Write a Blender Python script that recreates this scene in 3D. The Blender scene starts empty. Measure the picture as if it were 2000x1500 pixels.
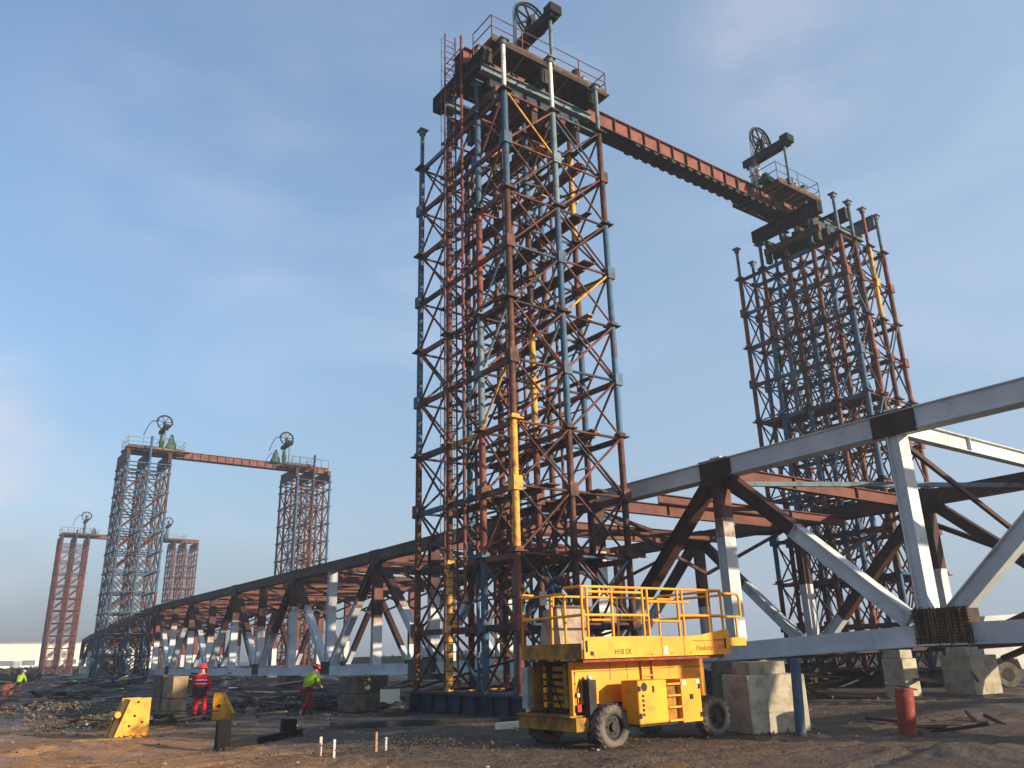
import bpy, bmesh, math, random
from mathutils import Vector, Matrix, Quaternion, noise
random.seed(7)
R = math.radians
sc = bpy.context.scene
COL = sc.collection

# ------------------------------------------------------------------ camera
cam_d = bpy.data.cameras.new('camera')
cam = bpy.data.objects.new('camera', cam_d); COL.objects.link(cam)
FPX = 1565.0
tx = Vector((-1200, -560, -FPX)).normalized()
vz = Vector((-130, 4650, -FPX)); vz = (vz - tx * vz.dot(tx)).normalized()
bx_ = tx.cross(vz)
M3 = Matrix((bx_, tx, vz))          # rows: world X, Y, Z expressed in camera axes -> cam->world
cam.matrix_world = Matrix.Translation((0, 0, 1.9)) @ M3.to_4x4()
cam_d.sensor_width = 36; cam_d.lens = FPX / 2000 * 36
cam_d.clip_start = 0.1; cam_d.clip_end = 4000
sc.camera = cam
sc.render.resolution_x = 1024; sc.render.resolution_y = 768

# ------------------------------------------------------------------ sky and sun
SUN_EL, SUN_AZ = 12.5, 154.0        # azimuth measured from +Y towards +X
w = bpy.data.worlds.new('World'); sc.world = w; w.use_nodes = True
nt = w.node_tree; nt.nodes.clear()
out = nt.nodes.new('ShaderNodeOutputWorld'); bg = nt.nodes.new('ShaderNodeBackground')
sky = nt.nodes.new('ShaderNodeTexSky'); sky.sky_type = 'NISHITA'; sky.sun_disc = False
sky.sun_elevation = R(SUN_EL); sky.sun_rotation = R(SUN_AZ)
sky.air_density = 1.0; sky.dust_density = 1.0; sky.ozone_density = 1.5
tc = nt.nodes.new('ShaderNodeTexCoord')
mp = nt.nodes.new('ShaderNodeMapping'); mp.inputs['Scale'].default_value = (1.3, 1.3, 3.6)
nz = nt.nodes.new('ShaderNodeTexNoise'); nz.inputs['Scale'].default_value = 2.1
nz.inputs['Detail'].default_value = 6; nz.inputs['Roughness'].default_value = 0.45; nz.inputs['Distortion'].default_value = 0.5
rp = nt.nodes.new('ShaderNodeValToRGB')
rp.color_ramp.elements[0].position = 0.48; rp.color_ramp.elements[0].color = (0, 0, 0, 1)
rp.color_ramp.elements[1].position = 0.85; rp.color_ramp.elements[1].color = (.17, .17, .17, 1)
mx = nt.nodes.new('ShaderNodeMixRGB'); mx.inputs['Color2'].default_value = (6.0, 5.8, 6.4, 1)
tint = nt.nodes.new('ShaderNodeMixRGB'); tint.blend_type = 'MULTIPLY'; tint.inputs['Fac'].default_value = 1
tint.inputs['Color2'].default_value = (1.0, 0.98, 1.0, 1)
L = nt.links.new
L(tc.outputs['Generated'], mp.inputs['Vector']); L(mp.outputs[0], nz.inputs['Vector']); L(nz.outputs['Fac'], rp.inputs['Fac'])
# hazier, slightly greyer air towards the horizon, the same all the way round
sx = nt.nodes.new('ShaderNodeSeparateXYZ'); hr = nt.nodes.new('ShaderNodeValToRGB'); e_ = hr.color_ramp.elements
e_[0].position = 0.0; e_[0].color = (0.235, 0.245, 0.42, 1); e_[1].position = 0.75; e_[1].color = (1.02, 1.08, 1.16, 1)
for p_, c_ in ((0.05, (0.32, 0.33, 0.47, 1)), (0.14, (0.60, 0.60, 0.66, 1)), (0.32, (0.80, 0.85, 0.90, 1)), (0.5, (0.94, 1.0, 1.06, 1))):
    q_ = e_.new(p_); q_.color = c_
L(tc.outputs['Generated'], sx.inputs[0]); L(sx.outputs['Z'], hr.inputs['Fac']); L(hr.outputs['Color'], tint.inputs['Color2'])
L(sky.outputs[0], tint.inputs['Color1']); L(tint.outputs[0], mx.inputs['Color1']); L(rp.outputs['Color'], mx.inputs['Fac'])
# thin high veil, thicker towards the side the sun stands on
dt = nt.nodes.new('ShaderNodeVectorMath'); dt.operation = 'DOT_PRODUCT'; dt.inputs[1].default_value = (0.80, -0.60, -0.45)
vr = nt.nodes.new('ShaderNodeMapRange'); vr.interpolation_type = 'SMOOTHSTEP'
vr.inputs['From Min'].default_value = -0.95; vr.inputs['From Max'].default_value = 0.45; vr.inputs['To Min'].default_value = 0.0; vr.inputs['To Max'].default_value = 0.42
vm_ = nt.nodes.new('ShaderNodeMixRGB'); vm_.inputs['Color2'].default_value = (2.35, 3.1, 4.0, 1)
L(tc.outputs['Generated'], dt.inputs[0]); L(dt.outputs['Value'], vr.inputs['Value']); L(vr.outputs[0], vm_.inputs['Fac']); L(mx.outputs[0], vm_.inputs['Color1'])
last = vm_.outputs[0]
nc = nt.nodes.new('ShaderNodeTexNoise'); nc.inputs['Scale'].default_value = 7; nc.inputs['Detail'].default_value = 5; nc.inputs['Roughness'].default_value = .5
mc = nt.nodes.new('ShaderNodeMapping'); mc.inputs['Scale'].default_value = (1, 1, 2.2); L(tc.outputs['Generated'], mc.inputs['Vector']); L(mc.outputs[0], nc.inputs['Vector'])
for (dv, ca, cb, am) in (((.02,.962,.26), .992, .9995, .6), ((.03,.985,.155), .988, .999, .85), ((.67,.392,.63), .988, .9995, .28), ((.173,.823,.54), .975, .999, .12)):
    dd = nt.nodes.new('ShaderNodeVectorMath'); dd.operation = 'DOT_PRODUCT'; dd.inputs[1].default_value = dv; L(tc.outputs['Generated'], dd.inputs[0])
    r1 = nt.nodes.new('ShaderNodeMapRange'); r1.interpolation_type = 'SMOOTHSTEP'; r1.inputs['From Min'].default_value = ca; r1.inputs['From Max'].default_value = cb
    L(dd.outputs['Value'], r1.inputs['Value'])
    r2_ = nt.nodes.new('ShaderNodeMapRange'); r2_.inputs['From Min'].default_value = .36; r2_.inputs['From Max'].default_value = .66; r2_.inputs['To Max'].default_value = am; L(nc.outputs['Fac'], r2_.inputs['Value'])
    mm = nt.nodes.new('ShaderNodeMath'); mm.operation = 'MULTIPLY'; L(r1.outputs[0], mm.inputs[0]); L(r2_.outputs[0], mm.inputs[1])
    m4 = nt.nodes.new('ShaderNodeMixRGB'); m4.inputs['Color2'].default_value = (3.4, 3.25, 3.6, 1); L(mm.outputs[0], m4.inputs['Fac']); L(last, m4.inputs['Color1']); last = m4.outputs[0]
L(last, bg.inputs['Color']); L(bg.outputs[0], out.inputs['Surface'])
bg.inputs['Strength'].default_value = 0.14
sd = bpy.data.lights.new('sun', 'SUN'); sd.energy = 4.8; sd.angle = R(0.6); sd.color = (1.0, 0.83, 0.60)
sun = bpy.data.objects.new('sun', sd); COL.objects.link(sun)
to_sun = Vector((math.sin(R(SUN_AZ)) * math.cos(R(SUN_EL)), math.cos(R(SUN_AZ)) * math.cos(R(SUN_EL)), math.sin(R(SUN_EL))))
sun.rotation_euler = to_sun.to_track_quat('Z', 'Y').to_euler()
sun.location = (0, 0, 60)
sc.view_settings.view_transform = 'Standard'; sc.view_settings.look = 'None'
sc.view_settings.exposure = 0.78; sc.view_settings.gamma = 1.0
sc.view_settings.use_curve_mapping = False
sc.render.engine = 'CYCLES'

# ------------------------------------------------------------------ materials
MATS = {}
def mat(name, col, col2=None, amt=0.4, scale=3.0, rough=0.6, metal=0.0, bump=0.15, vary=0.18, detail=6, bscale=None):
    """surface of two colours mixed by world-space noise, with fine relief and a small per-object tone change"""
    if name in MATS: return MATS[name]
    m = bpy.data.materials.new(name); m.use_nodes = True
    t = m.node_tree; n = t.nodes; b = n['Principled BSDF']; l = t.links.new
    g = n.new('ShaderNodeNewGeometry')
    a = n.new('ShaderNodeTexNoise'); a.inputs['Scale'].default_value = scale; a.inputs['Detail'].default_value = detail
    a.inputs['Roughness'].default_value = 0.62
    l(g.outputs['Position'], a.inputs['Vector'])
    r = n.new('ShaderNodeValToRGB'); r.color_ramp.elements[0].position = 0.68 - amt * 0.5
    r.color_ramp.elements[1].position = min(0.99, 0.80 - amt * 0.35)
    l(a.outputs['Fac'], r.inputs['Fac'])
    mixn = n.new('ShaderNodeMixRGB'); mixn.inputs['Color1'].default_value = (*col, 1); mixn.inputs['Color2'].default_value = (*(col2 or col), 1)
    l(r.outputs['Color'], mixn.inputs['Fac'])
    oi = n.new('ShaderNodeObjectInfo'); mr = n.new('ShaderNodeMapRange')
    mr.inputs['To Min'].default_value = 1 - vary; mr.inputs['To Max'].default_value = 1 + vary
    l(oi.outputs['Random'], mr.inputs['Value'])
    a2 = n.new('ShaderNodeTexNoise'); a2.inputs['Scale'].default_value = scale * 0.37; a2.inputs['Detail'].default_value = 3
    l(g.outputs['Position'], a2.inputs['Vector'])
    mr2 = n.new('ShaderNodeMapRange'); mr2.inputs['From Min'].default_value = 0.3; mr2.inputs['From Max'].default_value = 0.7
    mr2.inputs['To Min'].default_value = 0.82; mr2.inputs['To Max'].default_value = 1.15
    l(a2.outputs['Fac'], mr2.inputs['Value'])
    mu = n.new('ShaderNodeMath'); mu.operation = 'MULTIPLY'; l(mr.outputs[0], mu.inputs[0]); l(mr2.outputs[0], mu.inputs[1])
    vm = n.new('ShaderNodeVectorMath'); vm.operation = 'SCALE'; l(mixn.outputs[0], vm.inputs[0]); l(mu.outputs[0], vm.inputs['Scale'])
    l(vm.outputs[0], b.inputs['Base Color'])
    rr = n.new('ShaderNodeMapRange'); rr.inputs['To Min'].default_value = max(0.1, rough - 0.15); rr.inputs['To Max'].default_value = min(1, rough + 0.2)
    l(a.outputs['Fac'], rr.inputs['Value']); l(rr.outputs[0], b.inputs['Roughness'])
    b.inputs['Metallic'].default_value = metal; b.inputs['Specular IOR Level'].default_value = 0.22 if rough > 0.5 else 0.4
    if bump:
        c = n.new('ShaderNodeTexNoise'); c.inputs['Scale'].default_value = bscale or scale * 7; c.inputs['Detail'].default_value = 5
        l(g.outputs['Position'], c.inputs['Vector'])
        bp = n.new('ShaderNodeBump'); bp.inputs['Strength'].default_value = bump; bp.inputs['Distance'].default_value = 0.03
        l(c.outputs['Fac'], bp.inputs['Height']); l(bp.outputs[0], b.inputs['Normal'])
    MATS[name] = m
    return m
RUST = (0.135, 0.055, 0.032)
red = mat('red oxide steel', (0.19, 0.050, 0.033), (0.075, 0.033, 0.023), 0.55, 2.5)
brown = mat('rusty brown steel', (0.115, 0.041, 0.025), (0.045, 0.023, 0.016), 0.55, 3)
dkbrown = mat('dark rusty steel', (0.040, 0.022, 0.015), (0.020, 0.014, 0.011), 0.5, 3)
girderm = mat('girder red oxide', (0.165, 0.052, 0.034), (0.09, 0.034, 0.025), 0.45, 1.6)
blue = mat('worn blue steel', (0.045, 0.11, 0.18), (0.08, 0.04, 0.03), 0.38, 3)
bluegrey = mat('faded blue grey steel', (0.12, 0.175, 0.20), (0.08, 0.05, 0.035), 0.32, 3)
yellowp = mat('worn yellow steel', (0.62, 0.33, 0.05), (0.16, 0.08, 0.04), 0.42, 3)
white = mat('bare zinc tube', (0.62, 0.60, 0.55), (0.35, 0.31, 0.26), 0.35, 3)
black = mat('black greasy steel', (0.012, 0.012, 0.014), (0.025, 0.016, 0.012), 0.4, 3, rough=.85)
darkblue = mat('dark blue steel', (0.018, 0.042, 0.072), (0.025, 0.02, 0.018), 0.45, 2)
greyp = mat('light grey bridge paint', (0.49, 0.515, 0.525), (0.33, 0.33, 0.31), 0.22, 1.7, rough=0.55, vary=0.04, bump=0.06)
primer = mat('red brown primer', (0.068, 0.025, 0.017), (0.038, 0.018, 0.014), 0.5, 0.9, vary=0.06)
primerl = mat('orange brown primer', (0.135, 0.043, 0.026), (0.08, 0.029, 0.019), 0.4, 0.9, vary=0.06)
rustnode = mat('bare rusty plate', (0.050, 0.026, 0.014), (0.025, 0.016, 0.011), 0.6, 2.2)
wood = mat('raw timber', (0.38, 0.21, 0.085), (0.20, 0.11, 0.05), 0.45, 4)
oldwood = mat('weathered plank', (0.10, 0.052, 0.028), (0.05, 0.028, 0.018), 0.5, 4)
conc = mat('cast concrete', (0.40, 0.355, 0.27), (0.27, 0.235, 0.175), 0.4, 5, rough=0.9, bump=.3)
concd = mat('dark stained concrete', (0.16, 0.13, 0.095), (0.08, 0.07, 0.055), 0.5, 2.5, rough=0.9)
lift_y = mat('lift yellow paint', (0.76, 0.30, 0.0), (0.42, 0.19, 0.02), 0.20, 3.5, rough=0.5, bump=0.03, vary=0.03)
lift_shade = mat('shaded lift yellow', (0.42, 0.20, 0.012), (0.16, 0.09, 0.035), 0.55, 3, rough=0.7, vary=0.03)  # shade of the lift's end and inner parts put into the yellow, brown blotches
rubber = mat('dusty tyre rubber', (0.15, 0.13, 0.105), (0.06, 0.052, 0.046), 0.5, 5, rough=0.9)
grime = mat('grimy dark metal', (0.034, 0.030, 0.027), (0.018, 0.016, 0.014), 0.5, 5)
greym = mat('plain grey metal', (0.30, 0.30, 0.29), (0.16, 0.15, 0.14), 0.4, 4)
blk_y = mat('chipped yellow paint', (0.62, 0.285, 0.001), (0.14, 0.07, 0.015), 0.30, 5, rough=0.5, vary=0.03)
green = mat('green painted metal', (0.025, 0.085, 0.04), (0.05, 0.05, 0.03), 0.4, 3)
cablem = mat('strand steel', (0.05, 0.055, 0.065), (0.10, 0.10, 0.11), 0.4, 5)
skin = mat('skin', (0.50, 0.27, 0.18), None, 0, 3, bump=0, vary=0)
hired = mat('red hi-vis cloth', (0.58, 0.012, 0.02), (0.38, 0.01, 0.015), 0.3, 6, rough=0.8, vary=0.02)
stripe = mat('reflective stripe', (0.75, 0.55, 0.55), None, 0, 3, bump=0, vary=0)
hilime = mat('lime hi-vis cloth', (0.30, 0.50, 0.02), (0.2, 0.36, 0.02), 0.3, 6, rough=0.8, vary=0.02)
navy = mat('dark work cloth', (0.03, 0.03, 0.045), (0.06, 0.05, 0.05), 0.4, 6, rough=0.9)
wine = mat('dark red work cloth', (0.22, 0.03, 0.04), (0.10, 0.02, 0.03), 0.4, 6, rough=0.9)
helmet_m = mat('red hard hat', (0.60, 0.03, 0.03), None, 0, 3, rough=0.35, bump=0, vary=0)
redpaint = mat('faded red pipe paint', (0.24, 0.035, 0.025), (0.26, 0.14, 0.10), 0.30, 6)
cream = mat('cream cladding', (0.72, 0.67, 0.55), (0.6, 0.56, 0.48), 0.3, 0.1, vary=0.02)
tan = mat('sand coloured cabin', (0.42, 0.36, 0.16), (0.30, 0.25, 0.12), 0.3, 1)
glass = mat('dark window glass', (0.05, 0.06, 0.08), None, 0, 1, rough=0.15, bump=0, vary=0)
leaf = mat('dull winter foliage', (0.055, 0.060, 0.035), (0.09, 0.075, 0.045), 0.5, 1.5, rough=0.9)
inkb = mat('black print', (0.02, 0.02, 0.02), None, 0, 1, bump=0, vary=0)
inkr = mat('red print', (0.60, 0.03, 0.02), None, 0, 1, bump=0, vary=0)
peg = mat('pink sprayed timber', (0.55, 0.36, 0.30), (0.5, 0.42, 0.36), 0.5, 9)
wpaint = mat('white vehicle paint', (0.70, 0.70, 0.68), (0.5, 0.48, 0.44), 0.3, 2, rough=0.4, vary=0)

# ------------------------------------------------------------------ mesh helpers
class MB:
    def __init__(s): s.v = []; s.f = []; s.m = []; s.sm = []
    def hexa(s, pts, mi=0):
        b = len(s.v); s.v += [tuple(p) for p in pts]
        for q in ((0,3,2,1),(4,5,6,7),(0,1,5,4),(1,2,6,5),(2,3,7,6),(3,0,4,7)):
            s.f.append(tuple(b + i for i in q)); s.m.append(mi); s.sm.append(False)
        return s
    def box(s, lo, hi, mi=0):
        x0,y0,z0 = lo; x1,y1,z1 = hi
        return s.hexa([(x0,y0,z0),(x1,y0,z0),(x1,y1,z0),(x0,y1,z0),(x0,y0,z1),(x1,y0,z1),(x1,y1,z1),(x0,y1,z1)], mi)
    def cbox(s, c, d, mi=0, rz=0.0, jit=0.0):
        cx,cy,cz = c; hx,hy,hz = d[0]/2, d[1]/2, d[2]/2; p = []
        for sz in (-1,1):
            for sx,sy in ((-1,-1),(1,-1),(1,1),(-1,1)):
                x,y = sx*hx, sy*hy
                p.append((cx + x*math.cos(rz) - y*math.sin(rz) + random.uniform(-jit,jit), cy + x*math.sin(rz) + y*math.cos(rz) + random.uniform(-jit,jit), cz + sz*hz + random.uniform(-jit,jit)))
        return s.hexa(p, mi)
    def beam(s, a, b, wdt, hgt, up=(0,0,1), mi=0):
        a = Vector(a); b = Vector(b); d = (b-a).normalized(); up = Vector(up)
        if abs(d.dot(up)) > 0.98: up = Vector((1,0,0))
        x = d.cross(up).normalized(); y = x.cross(d).normalized()
        x *= wdt/2; y *= hgt/2
        return s.hexa([a-x-y, a+x-y, a+x+y, a-x+y, b-x-y, b+x-y, b+x+y, b-x+y], mi) if False else s.hexa([a-x-y, b-x-y, b+x-y, a+x-y, a-x+y, b-x+y, b+x+y, a+x+y], mi)
    def tube(s, a, b, r, n=8, mi=0, r2=None, cap=True):
        a = Vector(a); b = Vector(b); d = (b-a).normalized(); r2 = r if r2 is None else r2
        x = d.orthogonal().normalized(); y = d.cross(x)
        bs = len(s.v)
        for (p, rr) in ((a, r), (b, r2)):
            for k in range(n):
                t = 2*math.pi*k/n; s.v.append(tuple(p + x*rr*math.cos(t) + y*rr*math.sin(t)))
        for k in range(n):
            s.f.append((bs+k, bs+(k+1)%n, bs+n+(k+1)%n, bs+n+k)); s.m.append(mi); s.sm.append(True)
        if cap:
            b2 = len(s.v)
            for i in range(2*n): s.v.append(s.v[bs+i])
            s.f.append(tuple(b2+n-1-k for k in range(n))); s.m.append(mi); s.sm.append(False)
            s.f.append(tuple(b2+n+k for k in range(n))); s.m.append(mi); s.sm.append(False)
        return s
    def path(s, pts, r, n=6, mi=0):
        for a, b in zip(pts[:-1], pts[1:]): s.tube(a, b, r, n, mi)
        return s
    def ring(s, c, rad, r, axis='Y', seg=28, n=6, mi=0, a0=0.0, a1=2*math.pi):
        c = Vector(c); bs = len(s.v); closed = abs(a1-a0-2*math.pi) < 1e-6
        cnt = seg if closed else seg+1
        for i in range(cnt):
            t = a0 + (a1-a0)*i/seg
            e = Vector((math.cos(t),0,math.sin(t))) if axis=='Y' else (Vector((math.cos(t),math.sin(t),0)) if axis=='Z' else Vector((0,math.cos(t),math.sin(t))))
            ax = Vector((0,1,0)) if axis=='Y' else (Vector((0,0,1)) if axis=='Z' else Vector((1,0,0)))
            for k in range(n):
                u = 2*math.pi*k/n; s.v.append(tuple(c + e*(rad + r*math.cos(u)) + ax*(r*math.sin(u))))
        for i in range(seg):
            j = (i+1) % cnt
            for k in range(n):
                s.f.append((bs+i*n+k, bs+j*n+k, bs+j*n+(k+1)%n, bs+i*n+(k+1)%n)); s.m.append(mi); s.sm.append(True)
        return s
    def prism(s, poly, axis, lo, hi, mi=0):
        """polygon of 2-D points extruded along axis ('X': points are (y,z), 'Y': (x,z))"""
        n = len(poly); bs = len(s.v)
        for q in (lo, hi):
            for (u, v) in poly: s.v.append((q,u,v) if axis=='X' else (u,q,v) if axis=='Y' else (u,v,q))
        s.f.append(tuple(bs+i for i in range(n))); s.f.append(tuple(bs+n+n-1-i for i in range(n)))
        s.m += [mi, mi]; s.sm += [False, False]
        for i in range(n):
            j = (i+1)%n; s.f.append((bs+i, bs+n+i, bs+n+j, bs+j)); s.m.append(mi); s.sm.append(False)
        return s
    def mesh(s, name, mats):
        me = bpy.data.meshes.new(name); me.from_pydata(s.v, [], s.f)
        for m in (mats if isinstance(mats, (list, tuple)) else [mats]): me.materials.append(m)
        me.polygons.foreach_set('material_index', s.m); me.polygons.foreach_set('use_smooth', s.sm)
        bm = bmesh.new(); bm.from_mesh(me); bmesh.ops.recalc_face_normals(bm, faces=bm.faces); bm.to_mesh(me); bm.free()
        me.update(); return me
    def build(s, name, mats, parent=None, loc=(0,0,0)):
        o = bpy.data.objects.new(name, s.mesh(name, mats)); COL.objects.link(o)
        o.location = loc; o.parent = parent
        return o
def tag(o, label=None, cat=None, group=None, kind=None):
    if label: o['label'] = label
    if cat: o['category'] = cat
    if group: o['group'] = group
    if kind: o['kind'] = kind
    return o
def empty(name, loc, label, cat, group=None, rz=0.0):
    o = bpy.data.objects.new(name, None); COL.objects.link(o); o.location = loc; o.rotation_euler = (0,0,rz)
    o.empty_display_size = 0.3
    return tag(o, label, cat, group)
UNIT = {}
def rod(name, a, b, r, m, parent=None, n=8, r_y=None, square=False):
    """one straight tube or bar as its own object, sharing a unit mesh"""
    key = (m.name, n, square)
    if key not in UNIT:
        q = MB()
        if square: q.box((-1,-1,0),(1,1,1))
        else: q.tube((0,0,0),(0,0,1),1,n)
        UNIT[key] = q.mesh('unit_bar', m)
    a = Vector(a); b = Vector(b); d = b-a
    o = bpy.data.objects.new(name, UNIT[key]); COL.objects.link(o); o.parent = parent
    o.location = a; o.rotation_mode = 'QUATERNION'
    if square:
        z = d.normalized(); x = z.cross(Vector((0,0,1))) if abs(z.z) < 0.98 else Vector((1,0,0))
        x.normalize(); y = z.cross(x)
        o.rotation_quaternion = Matrix((x,y,z)).transposed().to_quaternion()
    else: o.rotation_quaternion = d.to_track_quat('Z','Y')
    o.scale = (r, r_y or r, d.length)
    return o
SHARED = {}
def inst(name, key, maker, m, parent, loc, rz=0.0, scale=None):
    if (key, m.name) not in SHARED: SHARED[(key, m.name)] = maker().mesh(key, m)
    o = bpy.data.objects.new(name, SHARED[(key, m.name)]); COL.objects.link(o); o.parent = parent; o.location = loc
    o.rotation_euler = (0,0,rz)
    if scale: o.scale = scale
    return o

# ------------------------------------------------------------------ ground
def gh(x, y):
    d = math.hypot(x, y)
    h = 0.05*noise.noise((x*0.35, y*0.35, 1.7)) + 0.022*noise.noise((x*1.7, y*1.7, 5.1)) + 0.012*noise.noise((x*4.5, y*4.5, 2.2))
    # rough spoil bank in the left and centre foreground
    def bump(cx, cy, sx, sy, a, ang=0.0):
        u = (x-cx)*math.cos(ang) + (y-cy)*math.sin(ang); v = -(x-cx)*math.sin(ang) + (y-cy)*math.cos(ang)
        return a*math.exp(-(u/sx)**2-(v/sy)**2)
    r = 1 + 0.9*noise.noise((x*2.3, y*2.3, 9.0)) + 0.6*noise.noise((x*6, y*6, 3.0))
    h += bump(8.2, 15.2, 2.4, 0.9, 0.13, -0.6)*r
    h += bump(3.0, 22.5, 2.2, 1.6, 0.16)*r
    h += bump(11.2, 11.0, 1.6, 0.7, 0.10, -0.5)*r
    h += bump(15.2, 8.0, 1.2, 0.8, 0.15, -0.5)*r
    for (c0, ph) in ((10.6, 0.0), (12.0, .2), (8.3, 1.9), (16.9, 3.0), (18.5, 3.1)):
        yy = c0 + .35*math.sin(x*.33+ph) + (x-14)*-.10
        e = abs(y-yy)
        if e < .6: h += -.07*math.exp(-(e/.14)**2) + .035*math.exp(-((e-.26)/.10)**2)*r
    h += bump(4.0, 40.0, 2.5, 4, 0.25)*r
    if 25 < x < 30 and False: h += 0
    return h
def axis_vals(lo, hi, dense_lo, dense_hi, step):
    v = []; x = dense_lo
    while x < dense_hi: v.append(x); x += step
    v.append(dense_hi); s = step; x = dense_hi
    while x < hi: s *= 1.25; x = min(hi, x+s); v.append(x)
    s = step; x = dense_lo; pre = []
    while x > lo: s *= 1.25; x = max(lo, x-s); pre.append(x)
    return pre[::-1] + v
gx = axis_vals(-900, 1500, -1, 26, 0.16); gy = axis_vals(-300, 1500, 4, 36, 0.16)
verts = []; faces = []
for j, y in enumerate(gy):
    for i, x in enumerate(gx):
        far = 1.0 if (abs(x) < 60 and y < 150) else 0.0
        verts.append((x, y, gh(x, y)*far))
nx = len(gx)
for j in range(len(gy)-1):
    for i in range(nx-1):
        a = j*nx+i; faces.append((a, a+1, a+nx+1, a+nx))
gm = bpy.data.meshes.new('ground'); gm.from_pydata(verts, [], faces); gm.update()
gm.polygons.foreach_set('use_smooth', [True]*len(faces))
ground = bpy.data.objects.new('ground', gm); COL.objects.link(ground); ground['kind'] = 'structure'
def ground_mat():
    m = bpy.data.materials.new('muddy building ground'); m.use_nodes = True
    t = m.node_tree; n = t.nodes; b = n['Principled BSDF']; l = t.links.new
    g = n.new('ShaderNodeNewGeometry'); sep = n.new('ShaderNodeSeparateXYZ'); l(g.outputs['Position'], sep.inputs[0])
    def nzn(s, d=8, dist=0.0, ro=0.65):
        q = n.new('ShaderNodeTexNoise'); q.inputs['Scale'].default_value = s; q.inputs['Detail'].default_value = d
        q.inputs['Roughness'].default_value = ro; q.inputs['Distortion'].default_value = dist
        l(g.outputs['Position'], q.inputs['Vector']); return q.outputs['Fac']
    def ramp(src, p0, p1):
        r = n.new('ShaderNodeMapRange'); r.inputs['From Min'].default_value = p0; r.inputs['From Max'].default_value = p1; l(src, r.inputs['Value']); return r.outputs[0]
    def mixc(f, a, c):
        q = n.new('ShaderNodeMixRGB')
        l(f, q.inputs['Fac'])
        for s, v in (('Color1', a), ('Color2', c)):
            if isinstance(v, tuple): q.inputs[s].default_value = (*v, 1)
            else: l(v, q.inputs[s])
        return q.outputs[0]
    def math_(op, a, c):
        q = n.new('ShaderNodeMath'); q.operation = op
        for i, v in enumerate((a, c)):
            if isinstance(v, (int, float)): q.inputs[i].default_value = v
            else: l(v, q.inputs[i])
        q.use_clamp = False; return q.outputs[0]
    mud = mixc(ramp(nzn(0.5, 7, 0.6), 0.38, 0.62), (0.070, 0.054, 0.042), (0.125, 0.092, 0.068))
    dirt = mixc(ramp(nzn(0.9, 9, 0.4), 0.36, 0.64), (0.25, 0.118, 0.050), (0.44, 0.235, 0.108))
    # sandy soil on the left of the yard and on the nearest bank: x below ~9 at the front
    s1 = math_('SUBTRACT', 7.6, sep.outputs['X'])
    s1 = math_('ADD', s1, math_('MULTIPLY', math_('SUBTRACT', nzn(0.35, 6), 0.5), 9.0))
    lim = math_('SUBTRACT', 37.0, sep.outputs['Y']); s2 = math_('MINIMUM', s1, math_('MULTIPLY', lim, 0.5))
    f1 = ramp(s2, -0.2, 1.0)
    c = mixc(f1, mud, dirt)
    # earth churned up in the middle foreground and on the right
    f2 = ramp(nzn(0.22, 9, 0.8), 0.50, 0.66)
    c = mixc(math_('MULTIPLY', f2, 0.6), c, (0.16, 0.102, 0.062))
    f3 = ramp(nzn(0.75, 9, 1.2), 0.55, 0.66); c = mixc(math_('MULTIPLY', f3, 0.7), c, (0.050, 0.042, 0.038))
    f4 = ramp(nzn(3.5, 6), 0.35, 0.75); c = mixc(math_('MULTIPLY', f4, 0.3), c, (0.24, 0.17, 0.12))
    f5 = ramp(nzn(14, 5), 0.60, 0.72); c = mixc(math_('MULTIPLY', f5, 0.5), c, (0.036, 0.030, 0.027))
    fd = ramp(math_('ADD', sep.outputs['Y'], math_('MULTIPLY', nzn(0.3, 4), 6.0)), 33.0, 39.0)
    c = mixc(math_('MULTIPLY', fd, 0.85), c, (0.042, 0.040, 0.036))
    l(c, b.inputs['Base Color'])
    l(ramp(nzn(0.6, 5), 0.2, 1.4), b.inputs['Roughness']); b.inputs['Roughness'].default_value = 0.9; b.inputs['Specular IOR Level'].default_value = 0.15
    rr = n.new('ShaderNodeMapRange'); rr.inputs['To Min'].default_value = 0.65; rr.inputs['To Max'].default_value = 1.0
    rr.inputs['From Min'].default_value = 0.40; rr.inputs['From Max'].default_value = 0.52; rr.inputs['To Min'].default_value = 0.26
    l(nzn(0.45, 4), rr.inputs['Value']); l(rr.outputs[0], b.inputs['Roughness'])
    bp = n.new('ShaderNodeBump'); bp.inputs['Strength'].default_value = 0.9; bp.inputs['Distance'].default_value = 0.09
    l(math_('ADD', nzn(2.2, 10), math_('MULTIPLY', nzn(11, 6), 0.6)), bp.inputs['Height']); l(bp.outputs[0], b.inputs['Normal'])
    return m
gm.materials.append(ground_mat())

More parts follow.
